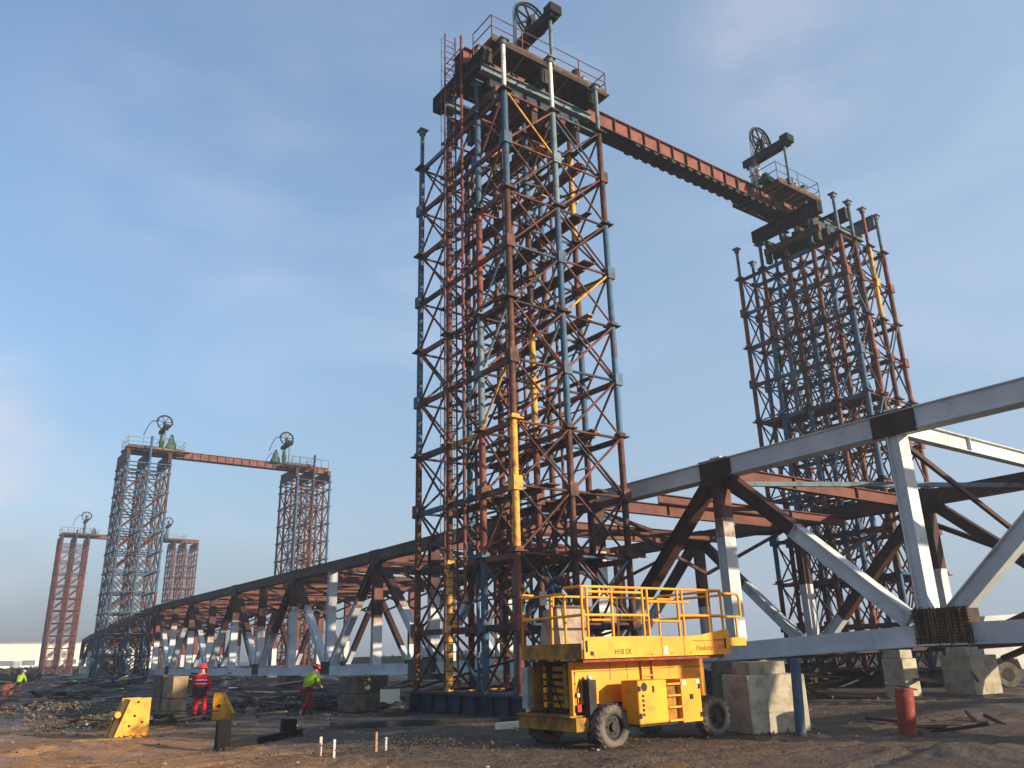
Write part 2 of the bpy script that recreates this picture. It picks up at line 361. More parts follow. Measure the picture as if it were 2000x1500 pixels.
# ------------------------------------------------------------------ scaffold towers
FL = [5.0, 9.4, 13.85, 18.3, 22.7]
SL = [2.8, 7.2, 11.65, 16.1, 20.5]
LV = [0.75] + sorted(FL + SL)
def flange_mb(): q = MB(); q.cbox((0,0,0),(0.50,0.50,0.05)); q.cbox((0,0,0.09),(0.30,0.30,0.12)); return q
def sleeve_mb(): q = MB(); q.cbox((0,0,0),(0.36,0.36,0.48)); return q
def cap_mb():
    q = MB(); q.cbox((0,0,0.0),(0.40,0.40,0.06)); q.tube((0,0,-0.22),(0,0,-0.02),0.15,8); return q
def pick(ws): 
    t = random.random()*sum(x[1] for x in ws)
    for m, p in ws:
        t -= p
        if t <= 0: return m
    return ws[-1][0]
def tower_detail(name, org, xs, ys, label, cols, tips, colmap, bracemap, boards=True):
    T = empty(name, org, label, 'scaffold tower')
    nxx, nyy = len(xs), len(ys)
    secs = [0.72] + FL
    for i, x in enumerate(xs):
        for j, y in enumerate(ys):
            cs = cols.get((i,j)) or [pick(colmap) for _ in range(5)]
            for k in range(5):
                rod('post', (x,y,secs[k]), (x,y,secs[k+1]), 0.125, cs[k], T, 10)
            for k, z in enumerate(FL): inst('flange', 'flange', flange_mb, cs[min(4,k)] if random.random()<.5 else dkbrown, T, (x,y,z))
            for k, z in enumerate(SL): inst('sleeve', 'sleeve', sleeve_mb, cs[k], T, (x,y,z))
            tz, tm = tips.get((i,j), (None, None))
            if not tz and 0 < j < nyy-1:
                rod('extension_tube', (x,y,22.7), (x,y,24.35), 0.10, pick(colmap), T, 8); inst('flange', 'flange', flange_mb, dkbrown, T, (x,y,24.30))
            if tz:
                rod('extension_tube', (x,y,22.7), (x,y,tz), 0.09, tm, T, 10); inst('post_cap', 'cap', cap_mb, bluegrey, T, (x,y,tz+0.02))
    hz = 0
    for k, z in enumerate(LV):
        big = z in FL
        for j, y in enumerate(ys):
            for i in range(nxx-1):
                rod('ledger', (xs[i]+.05,y,z-.05), (xs[i+1]-.05,y,z-.05), 0.052, pick(bracemap), T, 6)
        for i, x in enumerate(xs):
            for j in range(nyy-1):
                if big or (k+i) % 2: rod('channel_ledger', (x,ys[j]+.1,z-.1), (x,ys[j+1]-.1,z-.1), 0.05, pick(bracemap), T, r_y=0.10, square=True)
                else: rod('ledger', (x,ys[j]+.05,z-.05), (x,ys[j+1]-.05,z-.05), 0.055, pick(bracemap), T, 6)
    for k in range(len(LV)-1):
        z0, z1 = LV[k]+.05, LV[k+1]-.1
        for j, y in enumerate(ys):
            outer = j in (0, nyy-1)
            for i in range(nxx-1):
                if True:
                    a, b = (xs[i]+.1, xs[i+1]-.1)
                    if (k+i) % 2: a, b = b, a
                    o = .07 if outer else 0
                    rod('brace', (a,y-o,z1), (b,y-o,z0), 0.046, pick(bracemap), T, 6)
                    if (j == 0 and boards) or (j == nyy-1 and k % 2): rod('brace', (b,y-o,z1), (a,y-o,z0), 0.044, pick(bracemap), T, 6)
                    if j == 0 and i == nxx-2 and k % 2: rod('brace', (a,y+.12,z1), (b,y+.12,z0), 0.046, pick(bracemap), T, 6)
        for i, x in enumerate(xs):
            outer = i in (0, nxx-1)
            for j in range(nyy-1):
                a, b = ys[j]+.1, ys[j+1]-.1
                if (k+j) % 2: a, b = b, a
                o = .07 if i == 0 else 0
                rod('side_brace', (x-o,a,z1), (x-o,b,z0), 0.046, pick(bracemap), T, 6)
                if (outer and j == nyy-2) or (k+j) % 4 == 1: rod('side_brace', (x-o+.07,b,z1), (x-o+.07,a,z0), 0.046, pick(bracemap), T, 6)
        # slanting bracing through the inside of the tower
        if k % 2 == 0:
            rod('brace', (xs[0],ys[0],z1), (xs[-1],ys[-1],z0), 0.046, pick(bracemap), T, 6)
            rod('brace', (xs[-1],ys[0],z1), (xs[0],ys[-1],z0), 0.046, pick(bracemap), T, 6)
    # slimmer standards and rails that carry the walkways inside the tower
    for i in range(nxx-1 if boards else 0):
        xm = (xs[i]+xs[i+1])/2
        for j in range(1, nyy-1):
            for k in range(5): rod('inner_standard', (xm,ys[j],secs[k]), (xm,ys[j],secs[k+1]), 0.065, pick(colmap), T, 6)
        for z in LV[1:]:
            rod('guard_rail', (xm-.35,ys[0]+.2,z+.9), (xm-.35,ys[-1]-.2,z+.9), 0.03, pick(bracemap), T, 6)
            rod('bearer', (xm,ys[0]+.05,z-.12), (xm,ys[-1]-.05,z-.12), 0.05, pick(bracemap), T, r_y=0.06, square=True)
    # board walkways, running along the tower at every lift
    def board(): q = MB(); q.cbox((0,0,0),(0.26,1,0.05)); return q
    for k, z in enumerate(LV[1:]):
        for (f, cnt) in ((0.28, 2), (0.74, 2)):
            if z < 4 : continue
            if random.random() < (0.08 if boards else .85): continue
            xm = xs[0] + (xs[-1]-xs[0])*f
            for c in range(cnt):
                y0 = ys[0] + random.choice((-0.35, -.2, 0.0)); y1 = ys[-1] + random.choice((0, .15, .3))
                if random.random() < 0.3: y1 = ys[-2]
                m = wood if random.random() < 0.2 else oldwood
                inst('walkway_board', 'board', board, m, T, (xm+c*0.29-.15, (y0+y1)/2, z+.05), scale=(1, y1-y0, 1))
    return T
COLM = [(brown,5),(red,4),(blue,3),(bluegrey,1.5),(yellowp,.8)]
BRC = [(brown,6),(dkbrown,2.5),(red,5),(darkblue,1.2),(blue,.6),(yellowp,.3),(bluegrey,.3)]
def base_grid(T, xs, ys, m1=darkblue):
    for x in xs:
        q = MB(); ya, yb = ys[0]-.45, ys[-1]+.45
        q.box((x-.18,ya,0.62),(x+.18,yb,0.68)); q.box((x-.18,ya,-.02),(x+.18,yb,0.06)); q.box((x-.03,ya,.05),(x+.03,yb,.63))
        y = ya+.02
        while y < yb: q.box((x-.16,y,.06),(x+.16,y+.04,.62)); y += 0.92
        q.build('base_beam', m1, T)
    for y in (ys[0]-.35, ys[-1]+.35):
        MB().box((xs[0]+.2,y-.12,.1),(xs[-1]-.2,y+.12,.55)).build('base_cross_beam', dkbrown, T)
    for y in ys:
        MB().box((xs[0]-.15,y-.10,.685),(xs[-1]+.15,y+.10,.72)).build('base_plate', dkbrown, T)

XL, XR = 15.4, 36.9
xs1 = [0, 2.4, 4.9]; ys1 = [0, 1.9, 4.1, 6.4]
b_, r_, g_, y_, B_ = brown, red, bluegrey, yellowp, blue
cols1 = {(0,0): [r_, y_, b_, b_, B_], (0,1): [B_, r_, g_, r_, B_], (0,2): [y_, b_, b_, r_, b_], (0,3): [r_, b_, B_, B_, B_],
         (1,0): [b_, b_, B_, B_, g_], (2,0): [b_, b_, B_, B_, b_], (1,1): [b_, r_, y_, b_, B_], (2,1): [b_, b_, B_, b_, y_]}
tips1 = {(0,0): (25.1, white), (1,0): (25.35, white), (2,0): (25.1, bluegrey), (0,3): (24.7, bluegrey), (0,1): (24.3, blue), (2,3): (24.3, blue), (1,3): (24.0, brown)}
t1 = tower_detail('scaffold_tower', (XL, 20.9, 0), xs1, ys1, 'nearest and tallest-looking scaffold tower with blue, brown and yellow posts, behind the yellow scissor lift', cols1, tips1, COLM, BRC)
base_grid(t1, xs1, ys1)
xs2 = [0, 1.05, 2.1, 3.15, 4.2]; ys2 = [0, 2.1, 4.3, 6.6]
xs2 = [0, 1.4, 2.8, 4.2]; ys2 = [0, 1.65, 3.3, 4.95, 6.6]
cols2 = {(0,4): [brown, blue, brown, red, red], (3,0): [red, red, red, red, red], (2,0): [red, brown, red, brown, yellowp], (0,0): [blue, brown, blue, blue, red]}
tips2 = {(0,4): (24.7, bluegrey), (1,4): (24.2, blue), (0,0): (25.1, bluegrey), (1,0): (25.1, bluegrey), (2,0): (25.1, red), (3,0): (25.1, bluegrey), (0,1): (26.4, blue)}
t2 = tower_detail('scaffold_tower', (XR, 20.25, 0), xs2, ys2, 'dense dark scaffold tower at the right end of the nearest girder, behind the grey truss', cols2, tips2,
                  [(brown,4),(red,4),(blue,5),(bluegrey,1)], [(brown,5),(dkbrown,3),(blue,3),(red,4)], boards=False)
base_grid(t2, xs2, ys2, dkbrown)

def tower_far(org, xs, ys, label, colmap, bracem, tipset):
    T = empty('scaffold_tower', org, label, 'scaffold tower')
    for i, x in enumerate(xs):
        for j, y in enumerate(ys):
            tz = max(24.0, tipset.get((i,j), 0))
            k0 = 0.1
            zs = [0.1] + FL[1:4:2] + [tz]
            for a, b in zip(zs[:-1], zs[1:]):
                rod('post', (x,y,a), (x,y,b), 0.14, pick(colmap), T, 6)
    q1 = MB(); q2 = MB(); q3 = MB()
    for z in LV + [23.7]:
        for y in ys: q1.tube((xs[0],y,z),(xs[-1],y,z),0.085,4,cap=False)
        for x in xs: q1.tube((x,ys[0],z),(x,ys[-1],z),0.085,4,cap=False)
        for x in xs:
            for y in ys: q3.cbox((x,y,z),(0.42,0.42,0.16))
    for k in range(len(LV)-1):
        for y in ys:
            for i in range(len(xs)-1):
                a, b = (xs[i],xs[i+1]) if (k+i)%2 else (xs[i+1],xs[i]); q2.tube((a,y,LV[k]),(b,y,LV[k+1]),0.075,4,cap=False)
                q2.tube((xs[i]+xs[i+1]-a,y,LV[k]),(xs[i]+xs[i+1]-b,y,LV[k+1]),0.05,4,cap=False)
        for x in xs:
            for j in range(len(ys)-1):
                a, b = (ys[j],ys[j+1]) if (k+j)%2 else (ys[j+1],ys[j]); q2.tube((x,a,LV[k]),(x,b,LV[k+1]),0.075,4,cap=False)
    tag(q1.build('ledgers', bracem[0], T), kind='stuff'); tag(q2.build('braces', bracem[1], T), kind='stuff'); tag(q3.build('flanges', bracem[2], T), kind='stuff')
    MB().box((xs[0]-.3,ys[0]-.4,-.05),(xs[-1]+.3,ys[-1]+.4,0.6)).build('base_beam', darkblue, T)
    return T
XSF = [0, 2.25, 4.5]; YSF = [0, 2, 4, 6]
lightb = mat('pale blue steel', (0.045, 0.085, 0.135), (0.05, 0.035, 0.035), 0.35, 3)
DX2, DX3 = 1.8, 5.5
tower_far((17.2, 97, 0), XSF, YSF, 'blue grey scaffold tower at the left end of the middle girder', [(lightb,5),(blue,4),(bluegrey,2),(brown,1)], (lightb, brown, lightb), {(0,3): 24.6, (1,0): 26.9})
tower_far((37.2, 97, 0), [0,2.1,4.3], YSF, 'brown scaffold tower at the right end of the middle girder', [(brown,4),(red,3),(blue,2),(lightb,1)], (brown, brown, darkblue), {(0,3): 24.6, (2,0): 24.6, (1,0): 27.0})
tower_far((21.0, 172, 0), XSF, YSF, 'reddish scaffold tower farthest left, under the smallest girder', [(brown,4),(red,4),(darkblue,2)], (brown, red, brown), {(0,3): 24.6, (1,0): 26.4})
tower_far((41.2, 172, 0), [0,2.1,4.4], YSF, 'farthest reddish scaffold tower, right end of the smallest girder', [(brown,4),(red,4)], (brown, brown, brown), {(0,3): 24.6})

# ------------------------------------------------------------------ girders on the towers
def girder(x0, x1, y0, label, zt=26.05, detail=True):
    G = empty('lifting_girder', (x0, y0, 25.2), label, 'girder', 'girders across the tower pairs')
    Ln = x1-x0; H = zt-25.2
    for s, yy in (('f', 0.06), ('b', 0.70)):
        MB().box((0,yy-.018,.045),(Ln,yy+.018,H-.045)).build('web_plate', girderm, G)
    MB().box((0,-.10,H-.042),(Ln,.86,H)).build('top_flange', girderm, G)
    MB().box((0,-.10,0),(Ln,.86,.042)).build('bottom_flange', dkbrown, G)
    def st(): q = MB(); q.box((-.02,-.085,.05),(.02,.038,H-.05)); return q
    x = 0.5; k = 0
    while x < Ln:
        inst('stiffener', 'stiffener%.2f' % H, st, brown, G, (x,0,0)); x += 1.0; k += 1
    if detail:
        x = 10.0
        while x < Ln-6: MB().cbox((x,.38,-.07),(.30,.86,.135)).build('hanger_plate', dkbrown, G); x += 0.62
    return G
girder(14.9, 42.0, 23.0, 'longest-looking red oxide girder sloping down from the nearest tower to the tower on the right')
girder(17.2, 42.3, 99.4, 'red brown girder joining the blue grey tower and the brown tower left of centre', detail=False)
girder(21.0, 46.4, 174.4, 'smallest and farthest red brown girder at the left edge', detail=False)
def support(xw, y0, y1, label, zlo=24.5, m=None, pad=(0.42, .72)):
    o = MB(); w_, h_ = pad
    o.box((-w_/2,0,0),(w_/2,y1-y0,.05)).box((-w_/2,0,h_-.05),(w_/2,y1-y0,h_)).box((-.03,0,.05),(.03,y1-y0,h_-.05))
    o.box((-w_/2,0,.05),(w_/2,.04,h_-.05)).box((-w_/2,y1-y0-.04,.05),(w_/2,y1-y0,h_-.05))
    y = .6
    while y < y1-y0-.2: o.box((-w_/2+.01,y,.05),(w_/2-.01,y+.03,h_-.05)); y += .7
    q = o.build('support_beam', m or dkbrown, None, (xw, y0, zlo)); tag(q, label, 'beam', 'beams carrying the girders on the towers')
support(15.15, 21.6, 25.6, 'dark end beam under the left end of the nearest girder', zlo=24.47, m=dkbrown)
support(17.8, 21.3, 25.6, 'dark middle support beam on top of the nearest tower', zlo=24.47, m=dkbrown)
support(20.3, 21.2, 25.6, 'dark support beam at the right side of the nearest tower top', zlo=24.47, m=black)
support(36.9, 21.1, 25.5, 'black support beam at the left side of the right tower top', m=black, zlo=24.47, pad=(.5,.72))
support(38.95, 20.7, 24.2, 'dark blue support beam in the middle of the right tower top', m=darkblue, zlo=24.47)
support(41.1, 20.3, 23.4, 'grey green support beam at the far right of the right tower top', m=bluegrey, zlo=24.47)
for (xa, xb, ya, dx) in ((15.0, 20.8, 21.9, 0), (15.0, 20.8, 24.6, 0), (37.8, 41.5, 21.5, 1)):
    o = MB(); ln = xb-xa
    o.box((0,-.14,0),(ln,.14,.04)).box((0,-.14,.30),(ln,.14,.34)).box((0,-.02,.04),(ln,.02,.30)).build('cross_beam', bluegrey, None, (xa, ya, 24.12))
    tag(COL.objects[-1], '%s %s beam lying across the top of the %s tower' % ('pale blue grey', 'front' if ya < 22.5 else 'rear', 'nearest' if dx == 0 else 'right'), 'beam')
for (xt, yt, xsF, nm) in ((17.2, 97, XSF, 'blue grey'), (37.2, 97, [0,2.1,4.3], 'middle brown'), (21, 172, XSF, 'farthest left'), (41.2, 172, [0,2.1,4.4], 'farthest right')):
    for k, x in enumerate(xsF):
        q = MB().box((-.2,0,0),(.2,5.4,1.18)).build('support_beam', dkbrown, None, (xt+x, yt+.3, 24.01))
        tag(q, '%s dark support beam on top of the %s tower' % (('left', 'middle', 'right')[k], nm), 'beam', 'beams carrying the girders on the towers')

# ------------------------------------------------------------------ work platforms, reels, jacks
def platform(x0, x1, yg, label, railc=brown, fw=2.24, fine=True):
    """board deck beside both webs of the girder, with handrails; yg = front face of girder"""
    z = 25.75
    P = empty('work_platform', (x0, yg, z), label, 'work platform', 'platforms around the strand jacks')
    def pl(): q = MB(); q.cbox((0,0,0),(0.235,1.25,0.05)); return q
    def pl2(): q = MB(); q.cbox((0,0,0),(1.0,1.25,0.06)); return q
    x = 0.0; step = .25 if fine else 1.0
    while x < x1-x0:
        for yy, sy_ in ((-.83, 1.0), ((.90+fw)/2+.02, (fw-1.0)/1.25)):
            inst('deck_board', 'deckboard' if fine else 'deckpanel', pl if fine else pl2, wood if random.random()<.3 else oldwood, P, (x+step/2, yy, random.uniform(-.012,.012)), scale=(1, sy_, 1))
        x += step
    ln = x1-x0
    for yy in (-1.45, fw):
        MB().box((0,yy-.04,-.19),(ln,yy+.04,-.035)).build('edge_beam', dkbrown, P)
        MB().box((0,yy-.015,.03),(ln,yy+.015,.18)).build('toe_board', oldwood, P)
        k = 0; x = 0.03
        while x <= ln+.01:
            rod('rail_post', (x,yy,-.02), (x,yy,1.1), 0.028, railc, P, 6); x += (ln-.06)/max(1, round(ln/1.8))
        for zz in (1.1, .58): rod('rail_bar', (0,yy,zz), (ln,yy,zz), 0.024, railc, P, 6)
    for xx in (0.0, ln):
        for (ya, yb) in ((-1.45,-.12),(.9,fw)):
            for zz in (1.1, .58): rod('rail_bar', (xx,ya,zz), (xx,yb,zz), 0.024, railc, P, 6)
            rod('rail_post', (xx,ya if ya > 0 else yb,-.02), (xx,ya if ya > 0 else yb,1.1), 0.028, railc, P, 6)
    x = .5
    while x < ln:   # brackets under the deck
        for yy, yi in ((-1.45,-.12),(fw,.9)):
            rod('bracket', (x,yy,-.12), (x,yi,-.50), 0.03, wood if fine else dkbrown, P, 6)
            rod('bracket', (x,yy,-.12), (x,yi,-.12), 0.04, dkbrown, P, 6)
        x += 1.2
    return P
def reel(x, yg, label, jack_m=greym, far=False, sway=1):
    F = empty('strand_jack', (x, yg, 25.72), label, 'strand jack', 'strand jacks with reels on the girders')
    rod('leg', (0,-1.55,0), (0,-1.55,2.35), 0.085, bluegrey, F, 8); rod('leg', (0,.75,.25), (0,.75,2.35), 0.10, white, F, 8)
    q = MB()
    for dx in (-.17, .17): q.box((dx-.06,-1.85,2.36),(dx+.06,1.1,2.80))
    for yy in (-1.8,-1.1,-.4,.3,1.0): q.box((-.10,yy,2.42),(.10,yy+.08,2.72))
    q.build('head_beam', black, F)
    MB().cbox((0,-1.75,2.72),(.62,.5,.44)).build('end_block', black, F)
    wc = Vector((.1, -.15, 3.6))
    W = MB(); W.ring(wc, .82, .055, 'Y', 32, 6); W.ring(wc+Vector((0,.16,0)), .82, .04, 'Y', 32, 6); W.build('reel_rim', black, F)
    for k in range(7):
        t = 2*math.pi*k/7+.2; e = Vector((math.cos(t),0,math.sin(t)))
        MB().beam(wc+e*.1+Vector((0,.08,0)), wc+e*.8+Vector((0,.08,0)), .07, .07, up=(0,1,0)).build('spoke', black, F)
    MB().tube(wc+Vector((0,-.12,0)), wc+Vector((0,.28,0)), .16, 12).build('hub', dkbrown, F)
    s = MB(); s.beam((0,-.15,2.78), wc, .16, .22, up=(0,1,0)); s.beam((0,.45,2.78), wc+Vector((0,.2,0)), .10, .12, up=(1,0,0)); s.build('reel_stand', black, F)
    J = MB(); J.tube((.05,.38,.28),(.05,.38,1.15),.24,14); J.tube((.05,.38,1.15),(.05,.38,1.42),.31,14); J.tube((.05,.38,1.42),(.05,.38,2.0),.17,12)
    J.cbox((.05,.38,.30),(.75,.75,.09)); J.build('jack_cylinder', jack_m, F)
    C = MB()
    for d in (-.05, 0, .05):
        pts = [Vector((.05+d,.38,1.9)), Vector((.3+d,.15,2.9))]
        for k in range(11):
            t = -.1 + (math.pi+.1)*k/10; pts.append(wc + Vector((math.cos(t)*(.9+d),.08+d,math.sin(t)*(.9+d))))
        if far:
            for k in range(1, 7): u = k/6; pts.append(wc + Vector((-.9-1.3*u,.08,.3*math.sin(3*u) -1.9*u*u)))
        else:
            for k in range(1, 6): u = k/5; pts.append(wc + Vector((-.9-.06*u,.08+d*2,-2.9*u)))
        C.path(pts, .022 if not far else .05, 5)
    C.build('strand_bundle', cablem, F)
    return F
XJ = 18.40; XJR = 34.95
for (gx0, yg, zz, nm, far) in ((0, 23.0, 0, 'nearest', False), (DX2, 99.4, 0, 'middle', True), (DX3, 174.4, 0, 'farthest', True)):
    platform(15.3+gx0, 21.6+gx0, yg, 'boarded platform with handrails on the left end of the %s girder' % nm, red if not far else bluegrey, fine=not far)
    platform(34.0+gx0, 37.9+gx0, yg, 'boarded platform with handrails towards the right end of the %s girder' % nm, bluegrey, fw=1.6, fine=not far)
    reel(XJ+gx0+(.0 if not far else .8), yg, 'spoked reel on a black head beam above the left end of the %s girder' % nm, green if far else greym, far)
    reel(XJR+gx0-(.0 if not far else .6), yg, 'spoked reel on a black head beam above the right end of the %s girder' % nm, green if far else greym, far)
# handrails along the rest of the far girders
for (xa, xb, yy, nm) in ((37.2, 42.2, 99.35, 'middle'), (21.0, 26.0, 174.3, 'farthest')):
    Pn = empty('handrail', (xa, yy, 26.07), 'thin handrail on the tower end of the %s girder' % nm, 'railing')
    for k in range(6): rod('rail_post', (k*(xb-xa)/5,0,0), (k*(xb-xa)/5,0,1.0), .035, brown, Pn, 5)
    rod('rail_bar', (0,0,1.0), (xb-xa,0,1.0), .03, brown, Pn, 5)
def packing(x0, x1, y0, y1, label):
    o = empty('packing_frame', (x0, y0, 0), label, 'packing frame'); rg = random.Random(int(x0*10))
    for k in range(4):
        y = .1+(y1-y0-.2)*k/3; MB().box((0,y-.1,23.72),(x1-x0,y+.1,24.10)).build('packing_beam', rg.choice((dkbrown, brown, darkblue)), o)
    for k in range(3):
        x = .25+(x1-x0-.5)*k/2; MB().box((x-.12,-.2,23.30),(x+.12,y1-y0+.2,23.71)).build('packing_beam', rg.choice((dkbrown, brown)), o)
    for (a, b) in ((.1,.4),(x1-x0-.4,x1-x0-.1)):
        for y in (.0, y1-y0): MB().box((a,y-.13,22.76),(b,y+.13,23.29)).build('stub_leg', dkbrown, o)
packing(15.5, 17.9, 22.0, 25.2, 'dark packing beams stacked under the girder on the nearest tower')
packing(18.1, 20.2, 22.0, 25.2, 'brown packing beams under the girder at the right half of the nearest tower top')
packing(36.5, 38.6, 21.4, 24.6, 'black packing beams stacked under the girder on the right tower')
# pumps
def power_pack(loc, m, label):
    P = empty('power_pack', loc, label, 'power pack')
    MB().cbox((0,0,.3),(.9,.6,.5)).build('tank', m, P)
    MB().tube((-.1,0,.56),(-.1,0,1.15),.2,12).build('motor', grime, P); MB().cbox((.3,0,.75),(.25,.4,.4)).build('control_box', greym, P)
    q = MB(); q.ring((-.1,0,1.15),.16,.04,'Z',14,5); q.path([(.3,.1,.6),(.5,.5,.9),(-.3,.6,.4),(-.7,.3,.1)],.03); q.build('hose', black, P)
    return P
power_pack((20.6, 22.3, 25.79), grime, 'dark hydraulic power pack on the right end of the nearest platform')
power_pack((36.4, 22.3, 25.79), grime, 'dark hydraulic power pack on the platform beside the right tower')
def winch(loc, label, h=2.0):
    o = empty('winch', loc, label, 'winch'); w_ = .26*h+.1
    for sx in (-1, 1):
        for sy in (-1, 1): MB().beam((sx*w_,sy*.4,0),(sx*.07,sy*.1,h),.09,.09).build('leg', green, o)
    MB().tube((-w_*.5,-.32,h*.26),(-w_*.5+.01,.34,h*.26),.17*h*.5+.1,12).build('drum', green, o)
    MB().cbox((w_*.3,0,h*.30),(w_*1.2,.5,h*.42)).build('motor_housing', green, o)
    MB().cbox((0,0,h*.66),(.30,.26,h*.28)).build('gearbox', green, o)
    MB().cbox((0,0,h+.02),(.24,.3,.10)).build('head_plate', grime, o)
    MB().path([(0,0,h*.6),(-.5,.2,h*.8),(-1.0,.1,h*.4),(-1.2,.2,.05)],.035,5).build('hose', black, o)
winch((22.0, 99.0, 25.8), 'green winch frame beside the reel at the left end of the middle girder')
winch((34.8, 99.0, 25.8), 'green winch frame beside the reel at the right end of the middle girder', 1.7)
winch((26.4, 174.0, 25.8), 'small green winch beside the reel on the farthest left platform', 1.3)
winch((39.6, 174.0, 25.8), 'small green winch beside the reel on the farthest right platform', 1.3)
winch((33.9, 22.2, 25.8), 'low green winch at the left edge of the platform by the right tower', .5)

# caged ladder on the nearest tower
Ld = empty('caged_ladder', (14.75, 23.85, 0.8), 'tall red ladder with thin cage up the left face of the nearest tower', 'ladder')
rod('stringer', (-.25,0,0), (-.25,0,26.4), .035, red, Ld, 6); rod('stringer', (.25,-.02,0), (.25,-.02,26.4), .035, red, Ld, 6)
rod('standoff_pole', (.15,-.65,3), (.15,-.65,26), .06, red, Ld, 6)
rungs = MB(); z = .3
while z < 26.3: rungs.tube((-.25,0,z),(.25,0,z),.016,5); z += .3
tag(rungs.build('rungs', red, Ld), kind='stuff')
hp = MB(); z = 2.2
while z < 26.4: hp.ring((0,.02,z),.36,.010,'Z',12,4,0,0.0,math.pi); z += .75
tag(hp.build('cage_hoops', bluegrey, Ld), kind='stuff')
for a in (35, 90, 145): rod('cage_bar', (.36*math.cos(R(a)),.02+.36*math.sin(R(a)),2.2), (.36*math.cos(R(a)),.02+.36*math.sin(R(a)),26.3), .011, bluegrey, Ld, 4)
# timber stack on top of the end beam
Tm = empty('timber_stack', (15.9, 23.2, 26.06), 'orange timber packing piled on the left end of the nearest girder', 'timber')
for k in range(3):
    for c in range(3): MB().cbox((c*.28-.3, .35, .08+k*.15),(.22,1.3,.13), rz=random.uniform(-.1,.1)).build('timber', wood if (k+c)%2 else oldwood, Tm)

# ------------------------------------------------------------------ the bridge trusses
PL = 6.55
def zb(y):     # underside of the cambered bottom chord
    pts = [(-20,1.9),(5,1.9),(11,1.88),(14,1.72),(18,1.55),(30,1.25),(41,1.0),(70,.85),(150,.8)]
    for (a,za),(b,zb_) in zip(pts[:-1], pts[1:]):
        if y <= b: return za + (zb_-za)*max(0,(y-a))/(b-a)
    return .8
def zt(y):     # top edge of top chord
    pts = [(-40,8.3),(12,8.2),(18,8.12),(44,7.95),(96,8.0),(110,7.7),(123,6.9),(136,6.1),(150,5.0)]
    for (a,za),(b,zb_) in zip(pts[:-1], pts[1:]):
        if y <= b: return za + (zb_-za)*max(0,(y-a))/(b-a)
    return 5.0
def member(name, a, b, wdt, hgt, segs, parent, lip=True, up=(1,0,0)):
    """welded box/I member: list of (fraction, material) lengths along it"""
    a = Vector(a); b = Vector(b); q = MB(); ms = []; f0 = 0
    d = (b-a); dn = d.normalized(); side = Vector(up).cross(dn).normalized()
    for (f1, m) in segs:
        if m not in ms: ms.append(m)
        mi = ms.index(m); p, r = a+d*f0, a+d*f1
        if lip:    # I section: two flange plates and a recessed web, web seen from the side
            for s in (-1, 1): q.beam(p+side*s*(hgt/2-.02), r+side*s*(hgt/2-.02), wdt, .04, up=side, mi=mi)
            q.beam(p, r, wdt*.66, hgt-.08, up=side, mi=mi)
        else: q.beam(p, r, wdt, hgt, up=side, mi=mi)
        f0 = f1
    return q.build(name, ms, parent)
BR = empty('steel_bridge', (22.3, 11.6, 0), 'long steel truss bridge, grey at right and rusty brown to the left, behind the lift', 'bridge')
def sub_empty(name, loc, label=None):
    o = bpy.data.objects.new(name, None); COL.objects.link(o); o.parent = BR; o.location = Vector(loc)-Vector((22.3,11.6,0))
    if label: o['label'] = label
    return o
